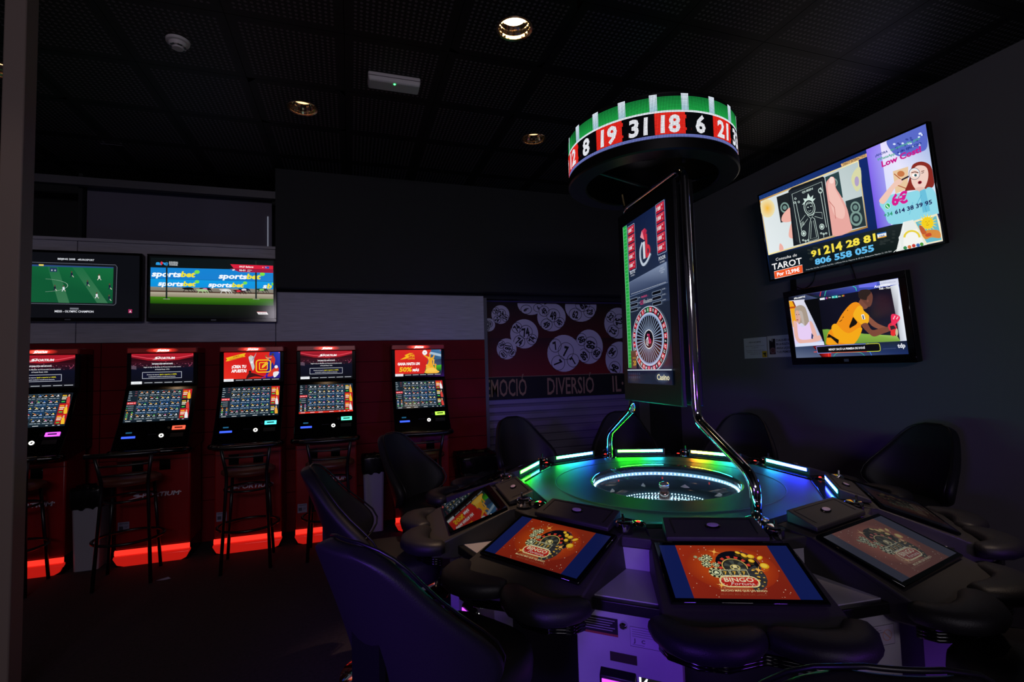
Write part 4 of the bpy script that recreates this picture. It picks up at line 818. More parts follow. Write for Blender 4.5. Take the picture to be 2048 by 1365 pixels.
# side outline of the terminal, (y, z): y=0 is the front of the red base panel
def terminal(loc, label, upper, lower, slot_col, rz=0):
    t = empty('betting_terminal', loc, rz, label, 'betting terminal', 'betting terminals')
    b = MB(); b.prism([(.0, .125), (.0, .85), (.30, .90), (.34, .13)], -W2 + .004, W2 - .004)
    cab = b.build('base_cabinet', m_redp, t, bevel=.012)
    for zz in (.80,): MB().box(-W2 + .003, W2 - .003, -.0015, .0, zz, zz + .004).build('seam', m_black, cab)
    LOGO.build('lettering', m_print, (-.215, -.0012, .58), (.42, 0, 0), (0, 0, -.084), cab)
    sticker().build('sticker', m_print, (-.235, -.0012, .34), (.075, 0, 0), (0, 0, -.075), cab)
    for x in (-.11, .075): MB().box(x - .038, x + .038, -.004, .002, .715 + .005*(x > 0), .80).build('coin_tray', m_gloss, cab, bevel=.004)
    # light strip and kick plate
    MB().box(-W2 + .01, W2 - .01, .0, .33, .0, .127).build('plinth', m_gloss, t)
    MB().prism([(-.010, .088), (-.014, .092), (-.014, .118), (-.006, .126), (.004, .126), (.004, .088)], -W2 + .004, W2 - .004).build('light_strip', m_redled, t)
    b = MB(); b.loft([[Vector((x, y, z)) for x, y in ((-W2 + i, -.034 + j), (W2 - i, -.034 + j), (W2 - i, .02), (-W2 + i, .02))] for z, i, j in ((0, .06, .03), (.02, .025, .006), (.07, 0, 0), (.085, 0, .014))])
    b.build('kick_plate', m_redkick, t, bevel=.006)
    # black upper body: console shelf, sloping screen, upright screen
    prof = [(-.10, .86), (-.115, .885), (-.10, .915), (.02, 1.085), (.155, 1.375), (.17, 1.395), (.17, 1.664), (.385, 1.664), (.385, .9), (.0, .85)]
    body = MB().prism(prof, -W2, W2).build('body', m_gloss, t, bevel=.006)
    hd = MB(); hd.prism([(.155, 1.664), (.155, 1.705), (.170, 1.714), (.385, 1.714), (.385, 1.664)], -W2, W2); hd = hd.build('head_panel', m_redp, t, bevel=.006)
    HEADPIC.build('lit_front', attr_mat('lit head', 2.2, .2), (-W2 + .012, .1545, 1.705), (2*W2 - .024, 0, 0), (0, 0, -.036), hd)
    lipb = MB(); lipb.tube([(-W2 - .01, -.03, .885), (-W2 - .004, -.095, .885), (-W2 + .03, -.125, .885), (0, -.138, .885), (W2 - .03, -.125, .885), (W2 + .004, -.095, .885), (W2 + .01, -.03, .885)], .022, 10)
    lipb.build('front_lip', m_gloss, t, smooth='all')
    upper.build('upper_screen', m_scr, (-.222, .1685, 1.66), (.445, 0, 0), (0, 0, -.252), t)
    # lower screen on the slope from (.155,1.375) to (.02,1.085)
    d = Vector((0, -.135, -.29)).normalized(); n = Vector((0, -.29, .135)).normalized(); top = Vector((0, .155, 1.375)) + n*.0015
    lower.build('lower_screen', m_scr, top + d*.02 + Vector((-.225, 0, 0)), (.45, 0, 0), d*.275, t)
    # console fittings on the slope from (.02,1.085) to (-.10,.915)
    d2 = Vector((0, -.12, -.17)).normalized(); n2 = Vector((0, -.17, .12)).normalized(); o2 = Vector((0, .02, 1.085)) + n2*.001
    Mc = Matrix.Translation(o2) @ Matrix(((1, 0, 0, 0), (0, d2.y, n2.y, 0), (0, d2.z, n2.z, 0), (0, 0, 0, 1)))   # local x across, y down the slope, z out
    fr = MB().box(.125, .215, .028, .060, 0, .008, Mc).build('note_slot', mat('slot ' + slot_col, '#101010', .3, emit=slot_col, strength=1.6), t)
    MB().box(.142, .198, .040, .050, .008, .010, Mc).build('slot_mouth', m_black, fr)
    MB().box(-.205, -.115, .103, .118, 0, .006, Mc).build('ticket_slot', mat('blue slot light', '#000010', .3, emit=(.05, .12, 1), strength=1.3), t)
    MB().box(-.185, -.145, .064, .074, 0, .004, Mc).build('card_slot', mat('teal slot light', '#001010', .3, emit=(.03, .2, .4), strength=.5), t)
    MB().lathe([(.009, 0), (.016, 0), (.016, .006), (.009, .006)], 20, (.06, .108, 0), Mc, close=True).build('ring_light', mat('white ring light', '#ffffff', .3, emit=(1, .97, .9), strength=1.8), t)
    MB().lathe([(.012, 0), (.012, .005), (.008, .008)], 14, (.10, .042, 0), Mc).build('coin_slot', m_dkmetal, t)
    DARKLOGO.build('console_lettering', m_print, o2 + d2*.085 + Vector((-.05, 0, 0)) + n2*.001, (.08, 0, 0), d2*.014, t)
    MB().box(.12, .21, .09, .125, 0, .001, Mc).build('notice_plate', mat('dim plate', '#1c1c16', .6), t)
    return t
YT = 4.70
TERM = [(-2.32, 'pic_info', 'magenta', 'red betting terminal with a magenta note slot half behind the taupe post'),
        (-1.495, 'pic_info', 'red', 'betting terminal with an information screen and red-lit note slot beside the grey bin'),
        (-.82, 'pic_crea', 'cyan', 'betting terminal whose red and blue screen says ¡CREA TU APUESTA!'),
        (-.206, 'pic_info', 'green', 'betting terminal with an information screen and a red bar under its lower screen'),
        (.63, 'pic_super', 'lime', 'betting terminal advertising GANA HASTA UN 50% MÁS above a lime-lit slot')]
SLOT = {'magenta': (.75, .1, 1.0), 'red': (1, .10, .05), 'cyan': (.1, .95, 1.0), 'green': (.12, 1.0, .6), 'lime': (.45, 1, .08)}
_info = pic_info()
PICS = {'pic_info': _info, 'pic_crea': pic_crea(), 'pic_super': pic_super()}
BAN = [(2, 0, 0), (0, 2, 1), (0, 1, 3), (3, 0, 1), (1, 2, 2)]
for k, (x, pn, sc, lab) in enumerate(TERM):
    col = SLOT[sc]
    key = sc
    MATS.pop('slot ' + key, None)
    m = mat('slot ' + key, '#101010', .3, emit=col, strength=1.6)
    terminal((x, YT, 0), lab, PICS[pn], pic_bets(k == 3, BAN[k], 10+k), key)
# ---------------------------------------------------------------- bar stools
m_seat = mat('brown leatherette stool seat', '#5a2c20', .45, bump=.2, bscale=120)
def stool():
    t = empty('bar_stool', (0, 0, 0), 0, None, 'bar stool', 'bar stools at the betting terminals')
    # backrest towards -y; seat centre at origin
    r_ = .012
    for s in (-1, 1):
        MB().tube(fillet([(s*.165, -.185, 0), (s*.135, -.135, .66), (s*.135, -.14, .72), (s*.165, -.20, .935)], .05), r_).build('leg', m_dkmetal, t, smooth='all')
        MB().tube([(s*.165, .165, 0), (s*.125, .115, .69)], r_).build('leg', m_dkmetal, t, smooth='all')
    MB().lathe([(.0, .752), (.10, .75), (.165, .742), (.19, .725), (.19, .706), (.175, .694), (.0, .69)], 28).build('seat', m_seat, t, smooth='all')
    MB().tube([(.165*math.cos(a), .165*math.sin(a)-.01, .585) for a in [2*PI*k/24 for k in range(24)]], .009, 6, True).build('upper_ring', m_dkmetal, t, smooth='all')
    MB().tube([(.215*math.cos(a), .20*math.sin(a)-.01, .30) for a in [2*PI*k/28 for k in range(28)]], .010, 6, True).build('foot_ring', m_dkmetal, t, smooth='all')
    MB().tube([(x, -.205 - .03*(1 - (x/.215)**2), .925) for x in [-.215 + .43*k/10 for k in range(11)]], .018, 8).build('top_rail', m_dkmetal, t, smooth='all')
    for z, w_, y in ((.845, .15, -.178), (.775, .143, -.160)):
        MB().tube([(x, y - .018*(1 - (x/w_)**2), z) for x in [-w_ + 2*w_*k/8 for k in range(9)]], .007, 6).build('back_rail', m_dkmetal, t, smooth='all')
    return t
STOOLS = [(-1.555, 4.42, .13, 'dark metal bar stool standing beside the grey bin at the red-slot terminal'),
          (-.765, 4.40, .07, 'dark metal bar stool in front of the ¡CREA TU APUESTA! terminal'),
          (-.165, 4.42, .0, 'dark metal bar stool behind the padded chairs, second stool right of the grey bin'),
          (.60, 4.46, -.05, 'dark metal bar stool hidden behind a padded chair at the lime-slot terminal'),
          (-2.28, 4.46, .1, 'dark metal bar stool half hidden by the taupe post')]
s0 = stool()
for k, (x, y, a, lab) in enumerate(STOOLS):
    o = s0 if k == 0 else copy_tree(s0); o.location = (x, y, 0); o.rotation_euler.z = a; o['label'] = lab
# ---------------------------------------------------------------- waste bins
m_bin = mat('grey plastic bin', '#9a98a6', .5); m_bag = mat('black bin liner', '#0c0c0e', .22, bump=1.0, bscale=18)
def bin_(loc, w0, w1, h, label, mt, rz=0):
    t = empty('waste_bin', loc, rz, label, 'waste bin', 'waste bins between the terminals')
    def ring(w_, z): 
        q = w_*.18; return [Vector((x, y, z)) for x, y in ((-w_+q, -w_), (w_-q, -w_), (w_, -w_+q), (w_, w_-q), (w_-q, w_), (-w_+q, w_), (-w_, w_-q), (-w_, -w_+q))]
    MB().loft([ring(w0, 0), ring(w0, .01), ring(w1, h)]).build('bucket', mt, t, bevel=.006)
    b = MB(); rnd = random.Random(5)
    rings = []
    for z, e in ((h - .13, .003), (h - .10, .008), (h + .005, .014), (h + .03, .008), (h + .02, -.012), (h - .06, -.03)):
        w_ = w1 + e; n = 40; r = []
        for k in range(n):
            a = 2*PI*k/n; s = max(abs(math.cos(a)), abs(math.sin(a))); j = 1 + (rnd.random()-.5)*.05
            r.append(Vector((w_*math.cos(a)/s**.8*j, w_*math.sin(a)/s**.8*j, z + (rnd.random()-.5)*.02)))
        rings.append(r)
    b.loft(rings, cap=False).build('liner', m_bag, t, smooth='all')
    return t
bin_((-1.935, 4.78, 0), .08, .095, .60, 'light grey bin with a black liner left of the red-slot terminal', m_bin)
bin_((.195, 4.86, 0), .08, .095, .66, 'grey bin with a black liner between the two terminals farthest from the post', m_bin)
bin_((1.17, 4.86, 0), .15, .19, .60, 'wide black bin with a glossy liner near the roller shutter', mat('black bin plastic', '#141416', .5))
sc_ = MB().add([(-.04, 0, .002), (.01, -.012, .003), (.05, .004, .002), (.03, .016, .012), (-.01, .012, .006)], [(0, 1, 2, 3, 4)]).build('paper_scrap', mat('pale paper', '#a898b8', .9), loc=(-1.30, 4.28, 0), solid=.0008)
tag(sc_, 'small crumpled scrap of pale paper on the dark floor', 'litter')
# ---------------------------------------------------------------- electronic roulette island
CX, CY, PH0 = 1.66, 2.418, R(246.7)
ZT = .80
rt = empty('roulette_table', (CX, CY, 0), PH0, 'ten-seat electronic roulette island with lit glass wheel and number ring overhead', 'roulette table')
m_felt = mat('grey playfield cloth', '#363f41', .5, vary=.06, vscale=40, bump=.15, bscale=700)
m_body = mat('dark textured console plastic', '#2a2728', .5, bump=.25, bscale=500)
m_edge = mat('glossy black edge', '#08080a', .15)
V = .778; AP = V*math.cos(R(18))
def deca(r, z, off=18): return [Vector((r*math.cos(R(36*k + off)), r*math.sin(R(36*k + off)), z)) for k in range(10)]
# playfield: a decagon with a round hole
def playfield():
    n = 80; b = MB(); HO = .392
    def dr(a, r): m_ = (math.degrees(a)) % 36; m_ = m_ - 36 if m_ > 18 else m_; return r*math.cos(R(18))/math.cos(R(m_))
    inner = [Vector((HO*math.cos(2*PI*k/n), HO*math.sin(2*PI*k/n), ZT - .012)) for k in range(n)]
    lipr = [Vector(((HO+.016)*math.cos(2*PI*k/n), (HO+.016)*math.sin(2*PI*k/n), ZT)) for k in range(n)]
    rings = [inner, lipr]
    for rr in (.598, .600, .603, .605): rings.append([Vector((rr*math.cos(2*PI*k/n), rr*math.sin(2*PI*k/n), ZT + (.0012 if .599 < rr < .604 else 0))) for k in range(n)])
    rings.append([Vector((dr(2*PI*k/n, V)*math.cos(2*PI*k/n), dr(2*PI*k/n, V)*math.sin(2*PI*k/n), ZT)) for k in range(n)])
    rings.append([Vector((dr(2*PI*k/n, V)*math.cos(2*PI*k/n), dr(2*PI*k/n, V)*math.sin(2*PI*k/n), ZT - .05)) for k in range(n)])
    b.loft(rings, cap=False); b.build('playfield', m_felt, rt, ang=20, smooth=True)
playfield()
# pedestal below
b = MB(); b.loft([deca(.80, 0), deca(.80, .55), deca(.80, .60)]); b.build('pedestal', m_black, rt)
# wheel bowl under the glass
m_bowl = mat('dark glossy wheel wood', '#46545e', .14, coat=.6)
wb = MB().lathe([(.392, ZT - .012), (.392, ZT - .05), (.386, ZT - .062), (.335, ZT - .097), (.31, ZT - .102), (.285, ZT - .128), (.28, ZT - .15)], 72, close=False)
wb.f = [f for f in wb.f if len(f) == 4]; wb.mi = wb.mi[:len(wb.f)]
bowl = wb.build('wheel_bowl', m_bowl, rt, smooth=True, ang=60)
m_rotor = mat('silver wheel rotor', '#b8c0cc', .2, metal=.8)
rot = MB().lathe([(.279, ZT - .155), (.276, ZT - .146), (.245, ZT - .155), (.20, ZT - .155), (.195, ZT - .148), (.10, ZT - .13), (.05, ZT - .122), (0, ZT - .12)], 60).build('wheel_rotor', m_rotor, rt, smooth=True, ang=60)
for k in range(37):
    a = 2*PI*k/37
    o = MB().box(-.019, .019, -.0165, .0165, 0, .002).build('pocket', (mat('pocket red', '#b01828', .3), mat('pocket black', '#08080a', .3), mat('pocket green', '#108040', .3))[2 if k == 0 else k % 2], rot) if k < 3 else o3[2 - k % 2].copy()
    if k < 3: o3 = (o3 if k else []) + [o]
    else: COL.objects.link(o); o.parent = rot
    o.location = (.224*math.cos(a), .224*math.sin(a), ZT - .156); o.rotation_euler.z = a
for k in range(8):
    a = 2*PI*k/8 + .2; fl = k % 2
    p = MB().add([(-.030, 0, 0), (0, -.014, 0), (.030, 0, 0), (0, .014, 0), (0, 0, .018)], [(0, 1, 4), (1, 2, 4), (2, 3, 4), (3, 0, 4), (0, 3, 2, 1)]) if k == 0 else None
    o = p.build('deflector', mat('pale ball deflector', '#f4dcd4', .35), bowl) if k == 0 else dfl.copy()
    if k == 0: dfl = o
    else: COL.objects.link(o); o.parent = bowl
    o.location = (.322*math.cos(a), .322*math.sin(a), ZT - .100); o.rotation_euler = (0, .25, a + (PI/2 if fl else 0))
    o.rotation_euler = Matrix.Rotation(a, 3, 'Z').to_euler() if not fl else Matrix.Rotation(a + PI/2, 3, 'Z').to_euler()
m_turret = mat('rose chrome', '#e0b0a8', .12, metal=.8)
MB().lathe([(0, ZT - .003), (.012, ZT - .004), (.026, ZT - .013), (.029, ZT - .025), (.026, ZT - .034), (.022, ZT - .037), (.022, ZT - .056), (.027, ZT - .06), (.028, ZT - .07), (.030, ZT - .076), (.032, ZT - .112), (.029, ZT - .124), (0, ZT - .124)][::-1], 28).build('turret', m_turret, rot, smooth=True, ang=50)
m_bead = mat('ice white light beads', '#ffffff', .3, emit=(.40, .82, 1.0), strength=7)
def beads(name, r, z, n, s, parent, m):
    b = MB()
    for k in range(n):
        a = 2*PI*k/n; c = (r*math.cos(a), r*math.sin(a), z)
        b.add([(c[0]+s*dx, c[1]+s*dy, c[2]+s*dz) for dx, dy, dz in ((1, 0, 0), (-1, 0, 0), (0, 1, 0), (0, -1, 0), (0, 0, 1), (0, 0, -1))], [(0, 2, 4), (2, 1, 4), (1, 3, 4), (3, 0, 4), (2, 0, 5), (1, 2, 5), (3, 1, 5), (0, 3, 5)])
    o = b.build(name, m, parent); o['kind'] = 'stuff'; return o
beads('rim_light_beads', .384, ZT - .040, 100, .0044, rt, m_bead)
MB().lathe([(.3905, ZT - .030), (.3905, ZT - .050), (.3885, ZT - .050), (.3885, ZT - .030)], 72, close=True).build('rim_light_strip', mat('pale rim light', '#ffffff', .3, emit=(.25, .62, .95), strength=.3), rt)
beads('rotor_light_beads', .274, ZT - .136, 88, .0036, rt, m_bead)
beads('rotor_light_beads', .262, ZT - .146, 84, .0030, rt, m_bead)
beads('pocket_light_beads', .196, ZT - .140, 64, .0028, rt, m_bead)
beads('hub_light_beads', .14, ZT - .132, 40, .0036, rt, m_bead)
for a in (35, 80, 125, 170, 215, 260, 305, 350):
    x = math.cos(R(a)); y = math.sin(R(a))
    MB().box(-.001, .001, -.004, .004, 0, .032).build('ball_sensor', mat('red sensor', '#401010', .4, emit=(.8, .05, .05), strength=.5), bowl, loc=(.374*x, .374*y, ZT - .090), rot=(0, 0, R(a)))
# glass dome
def glass_mat():
    m = bpy.data.materials.new('clear dome'); m.use_nodes = True; nt = m.node_tree; nt.nodes.clear()
    out = nt.nodes.new('ShaderNodeOutputMaterial'); mix = nt.nodes.new('ShaderNodeMixShader'); tr = nt.nodes.new('ShaderNodeBsdfTransparent'); gl = nt.nodes.new('ShaderNodeBsdfGlossy'); fr = nt.nodes.new('ShaderNodeFresnel')
    gl.inputs['Roughness'].default_value = .02; fr.inputs['IOR'].default_value = 1.45
    ge = nt.nodes.new('ShaderNodeNewGeometry'); iv = nt.nodes.new('ShaderNodeMath'); iv.operation = 'SUBTRACT'; iv.inputs[0].default_value = 1; mu = nt.nodes.new('ShaderNodeMath'); mu.operation = 'MULTIPLY'
    nt.links.new(ge.outputs['Backfacing'], iv.inputs[1]); nt.links.new(fr.outputs[0], mu.inputs[0]); nt.links.new(iv.outputs[0], mu.inputs[1])
    for a, b_ in ((mu.outputs[0], mix.inputs[0]), (tr.outputs[0], mix.inputs[1]), (gl.outputs[0], mix.inputs[2]), (mix.outputs[0], out.inputs[0])): nt.links.new(a, b_)
    return m
dm = MB().lathe([(.40, ZT + .001)] + [(.40*math.cos(R(t)), ZT + .001 + .055*math.sin(R(t))) for t in range(9, 90, 9)] + [(0, ZT + .056)], 64)
dm.f = [f for f in dm.f if len(f) < 6]; dm.mi = dm.mi[:len(dm.f)]
dm.build('glass_dome', glass_mat(), rt, smooth=True, ang=80)
rt.children[-1].data.polygons.foreach_set('use_smooth', [True]*len(rt.children[-1].data.polygons))
# ---- light bars: colour runs along the bar
def bar_mat(strength): return attr_mat('light bar', strength, .3)
def light_bar(cols, parent):
    """a bar on the inner face of the console: v from -.185 to .185"""
    st_ = []; n = len(cols) - 1; b = Pic(370, 26)
    for k in range(n):
        b.hold = k > 0; b.poly([(370*k/n, 0), (370*(k+1)/n, 0), (370*(k+1)/n, 26), (370*k/n, 26)], [cols[k], cols[k+1], cols[k+1], cols[k]])
    return b.build('light_bar', bar_mat(78), (.799, -.158, .843), (0, .316, 0), (0, 0, -.017), parent)
# ---- one player station in its own frame: +x outward, +y to the player's right
def console():
    b = MB()
    # sloped body: side outline in (x, z)
    pr = [(.742, ZT - .03), (.742, ZT + .002), (.80, ZT + .004), (.925, ZT - .012), (.935, ZT - .008), (1.30, .667), (1.315, .645), (1.30, .612), (1.20, .60), (.85, .66)]
    hw = {.742: .238, .80: .255}
    vs = []
    for s in (-1, 1):
        for x, z in pr: vs.append(Vector((x, s*(.234 if x < .76 else .243 if x < .93 else .250 + .028*(x - .93)/.37), z)))
    n = len(pr); b.add(vs, [tuple(range(n))[::-1], tuple(range(n, 2*n))] + [(i, (i+1) % n, n + (i+1) % n, n + i) for i in range(n)])
    return b
def armpad(s):
    """one lobe of the padded arm rest"""
    b = MB(); rings = []
    path = [(.012, 1.315), (.03, 1.325), (.07, 1.352), (.12, 1.372), (.17, 1.376), (.22, 1.362), (.25, 1.338), (.271, 1.30), (.282, 1.262), (.284, 1.245)]
    wd = [.030, .044, .058, .066, .066, .062, .056, .050, .042, .022]
    for k, ((v, u), w_) in enumerate(zip(path, wd)):
        a = path[max(k-1, 0)]; c = path[min(k+1, len(path)-1)]
        t = Vector((c[1]-a[1], s*(c[0]-a[0]), 0)).normalized(); nn = Vector((t.y, -t.x, 0)); hz = .036*(w_/.066)**.5
        r = []
        for j in range(14):
            q = 2*PI*j/14; ca, sa = math.cos(q), math.sin(q)
            r.append(Vector((u, s*v, .662)) + nn*w_*math.copysign(abs(ca)**.75, ca) + Vector((0, 0, hz*math.copysign(abs(sa)**.75, sa))))
        rings.append(r)
    return b.loft(rings)
scr_n = None
def station(k, pic, pmat, bars, label):
    st_ = console().build('player_station', m_body, rt, bevel=.008, label=label) if k == 0 else STN.copy()
    if k: COL.objects.link(st_); st_.parent = rt; st_['label'] = label
    st_.rotation_euler = (0, 0, R(36*k))
    A, Bv = Vector((.945, 0, .7965)), Vector((1.218, 0, .7065))       # centre line of the sloping screen
    d = (Bv - A); dn = d.normalized(); nrm = Vector((-dn.z, 0, dn.x))
    if k == 0:
        Ms = Matrix.Translation(A) @ Matrix(((dn.x, 0, nrm.x, 0), (0, 1, 0, 0), (dn.z, 0, nrm.z, 0), (0, 0, 0, 1)))
        L = d.length
        MB().box(0, L, -.238, .238, -.006, .006, Ms).build('glass_panel', mat('black screen glass', '#050506', .025), st_, bevel=.002, bseg=1)
        wp = [(.80, ZT + .003), (.80, ZT + .048), (.803, ZT + .052), (.925, ZT + .014), (.925, ZT - .004)]
        wv = []
        for s in (-1, 1): wv += [Vector((x, s*(.176 if x < .81 else .186), z)) for x, z in wp]
        MB().add(wv, [(4, 3, 2, 1, 0), (5, 6, 7, 8, 9)] + [(i, (i+1) % 5, 5 + (i+1) % 5, 5 + i) for i in range(5)]).build('top_box', m_body, st_, bevel=.006)
        dw = Vector((.122, 0, -.038)).normalized(); nw = Vector((-dw.z, 0, dw.x))
        Mw = Matrix.Translation(Vector((.803, 0, ZT + .0525))) @ Matrix(((dw.x, 0, nw.x, 0), (0, 1, 0, 0), (dw.z, 0, nw.z, 0), (0, 0, 0, 1)))
        tr = MB()
        for x0, x1, y0, y1 in ((.014, .018, -.15, .15), (.018, .105, -.152, -.148), (.018, .105, .148, .152)): tr.box(x0, x1, y0, y1, -.001, .0012, Mw)
        tr.build('panel_groove', m_black, st_)
        bd = MB().lathe([(0, .006), (.8, .006), (1, .003), (1, 0)][::-1], 24); bd.v = [tuple(Mw @ Vector((.062 + v[0]*.017, v[1]*.028, v[2]))) for v in bd.v]
        bd.build('badge_rim', m_gloss, st_, smooth=True)
        be = MB().lathe([(0, .0085), (1, .007), (1, .005)][::-1], 24); be.v = [tuple(Mw @ Vector((.062 + v[0]*.0125, v[1]*.022, v[2]))) for v in be.v]
        be.build('badge', mat('silver lilac badge', '#b8a4c0', .35, metal=.15), st_, smooth=True)
        for s in (-1, 1):
            armpad(s).build('arm_pad', m_leather, st_, smooth='all')
        e = MB()
        for z in (.612, .602, .592):
            e.tube([(1.26 - .0, -.285, z), (1.31, -.27, z), (1.36, -.20, z), (1.37, -.12, z), (1.335, -.03, z), (1.325, 0, z), (1.335, .03, z), (1.37, .12, z), (1.36, .20, z), (1.31, .27, z), (1.26, .285, z)], .007, 6)
        e.build('pad_edging', m_gloss, st_, smooth='all')
        # chrome key and button cluster at the player's right
        ck = MB().lathe([(.033, 0), (.036, .005), (.036, .034), (.031, .040), (.0, .036)], 24, (.862, .226, ZT - .006)).build('chrome_button', m_chrome, st_, smooth=True)
        MB().box(.870, .877, .222, .231, ZT + .025, ZT + .062).build('key', m_chrome, st_)
        MB().lathe([(.030, 0), (.030, .004), (.018, .012), (0, .012)], 20, (.790, .248, ZT + .003)).build('call_button', m_gloss, st_, smooth=True)
        bl = MB().lathe([(1, 0), (.8, .006), (0, .008)], 14); bl.v = [(.790 + v[0]*.008, .248 + v[1]*.011, ZT + .012 + v[2]) for v in bl.v]
        bl.build('call_light', mat('red call light', '#300', .3, emit=(1, .03, .02), strength=2.2), st_)
        MB().box(.744, .799, -.236, .236, ZT + .002, ZT + .006).build('ledge', m_gloss, st_, bevel=.002, bseg=1)
        pl = MB(); pl.box(.84, 1.10, -.20, .20, .0, .615); pl.build('knee_panel', m_black, st_)
        MB().prism([(1.10, .10), (1.30, .07), (1.31, .085), (1.10, .125)], -.17, .17, 'y').build('foot_plate', mat('ribbed steel foot plate', '#8a8890', .3, metal=.9, bump=.4, bscale=90), st_)
        MB().tube([(1.22, -.20, .18), (1.32, -.18, .20), (1.36, 0, .20), (1.32, .18, .20), (1.22, .20, .18)], .014, 10).build('foot_rail', m_chrome, st_, smooth='all')
    else:
        for ch in STN.children:
            if ch.name.split('.')[0] in ('screen', 'light_bar'): continue
            c = ch.copy(); COL.objects.link(c); c.parent = st_
    if pic:
        o_ = A + nrm*.0066
        pic.build('screen', pmat, o_ + dn*.018 + Vector((0, -.222, 0)), (0, .444, 0), dn*(d.length - .034), st_)
    light_bar(bars, st_)
    return st_
G, B_, T, O_ = '#24f01c', '#2434ff', '#24b8e0', '#ff8420'
_bingo = pic_bingo(); _pale = pic_bingo(); _pale.c = [tuple(.55*v + .45*(sum(c)/3*.8 + .12) for v in c) for c in _pale.c]
SPEC = {0: (_bingo, .74, ['#30c0a8', '#30c898', '#30a8c8'], 'station with a bright bingo screen nearest the right-hand chrome pole'),
        9: (_bingo, .58, [G, '#a0e030', B_], 'station with a tilted bright bingo screen beside the white gap panel'),
        8: (None, 0, [G, B_, G], 'warm-lit station whose dark glass mirrors a terminal'),
        7: (None, 0, [T, G, G], 'dark station seen edge on at the left of the table'),
        6: (None, 0, [B_, T, G], 'far station with a green to blue light bar'),
        5: (None, 0, [T, G, G], 'far station with a green light bar behind the far pole foot'),
        4: (None, 0, [T, G, O_], 'far station with an orange to green light bar'),
        3: (None, 0, [B_, B_, T], 'far station with a cyan to blue light bar'),
        2: (_pale, .03, [T, B_, B_], 'station with an almost dark screen near the right wall'),
        1: (_pale, .26, [B_, '#3068ff', T], 'station with a washed-out bingo screen beside the near pole foot')}
for k in range(10):
    pic, s, bars, lab = SPEC[k]
    o = station(k, pic, attr_mat('station screen %d' % k, s, .12, grey=.0) if pic else None, bars, lab)
    if k == 0: STN = o
STN.location = (.022, 0, -.006)
# ---- light cabinets in the gaps between stations
def notice(dark):
    p = Pic(150, 80)
    if dark:
        p.rect(0, 0, 150, 80, '#0c0a0e'); p.rect(0, 70, 150, 80, '#8a3a30')
        for k in range(5): p.rect(12 + 6*(k % 2), 10 + 11*k, 138 - 10*(k % 3), 14 + 11*k, '#8a8290')
    else:
        p.rect(0, 0, 150, 80, '#a89cb4'); p.line([(1, 1), (149, 1), (149, 79), (1, 79)], 2, '#282430', True)
        for k in range(4): p.rect(8, 10 + 9*k, 80 + 14*(k % 3), 12 + 9*k, '#5a5064')
        p.text('J', 12, 62, 16, '#40384a', 'l', .03); p.text('C', 40, 62, 14, '#40384a', 'l', .03); p.ell(118, 42, 20, 22, '#b08078', inner=.86); p.line([(104, 28), (132, 57)], 4, '#b08078'); p.rect(8, 70, 50, 72, '#5a5064')
    return p
def arrows():
    p = Pic(120, 40); p.rect(0, 0, 120, 40, '#101010'); p.rect(0, 0, 8, 40, '#fff'); p.poly([(12, 22), (28, 2), (34, 2), (20, 40), (12, 40)], '#ffffff'); p.poly([(30, 40), (38, 16), (44, 40)], '#fff'); p.text('BILLETES', 54, 26, 14, '#e8e8f0', 'l', .03, wid=60); return p
m_purp = mat('violet bill light', '#200030', .3, emit=(.5, .06, 1.0), strength=2.2)
def gap_cabinet(k):
    if k == 0:
        c = MB()
        w0, w1 = .125, .175
        c.prism([(.80, 0), (1.185, 0), (1.185, .62), (.80, .62)], -w1, w1, 'y')
        g = c.build('gap_cabinet', m_steel, rt, bevel=.004)
        MB().box(.80, 1.21, -w1 - .012, w1 + .012, .62, .658).build('black_edge', m_black, g, bevel=.004)
        MB().box(.82, 1.185, -w1 + .004, w1 - .004, .658, .662).build('shelf', m_steel, g)
        MB().box(.905, .935, -.13, .13, .662, .745).build('back_panel', m_steel, g, bevel=.003)
        MB().box(.76, .94, -.135, .135, .745, ZT - .012).build('corner_block', m_body, g, bevel=.006)
        notice(True).build('warning_label', m_print, (1.1855, -.155, .59), (0, .125, 0), (0, 0, -.06), g)
        notice(False).build('notice_label', m_print, (1.1855, .01, .575), (0, .14, 0), (0, 0, -.065), g)
        MB().lathe([(0, .016), (.008, .016), (.012, .012), (.014, 0)][::-1], 18, (0, 0, 0), Matrix.Translation((1.185, -.01, .575)) @ Matrix.Rotation(PI/2, 4, 'Y')).build('lock', m_chrome, g, smooth=True)
        MB().box(1.178, 1.187, -.06, .03, .45, .48).build('ticket_slot', mat('dark slot', '#2a2418', .5), g)
        bz = MB().prism([(1.183, .345), (1.205, .355), (1.205, .405), (1.183, .425)], -.095, .025, 'y').build('bill_acceptor', m_black, g, bevel=.003)
        MB().box(1.204, 1.209, -.086, .016, .362, .396).build('bill_light', m_purp, g)
        arrows().build('lit_arrow', attr_mat('lit arrow', 1.6, .3), (1.1865, .035, .415), (0, .10, 0), (0, 0, -.035), g)
        MB().box(1.1855, 1.187, -.145, .145, .10, .103).build('seam', m_black, g)
        return g
    return copy_tree(GAP, rt)
for k in range(10):
    g = gap_cabinet(k)
    if k == 0: GAP = g
    g.rotation_euler = (0, 0, R(36*k - 18))
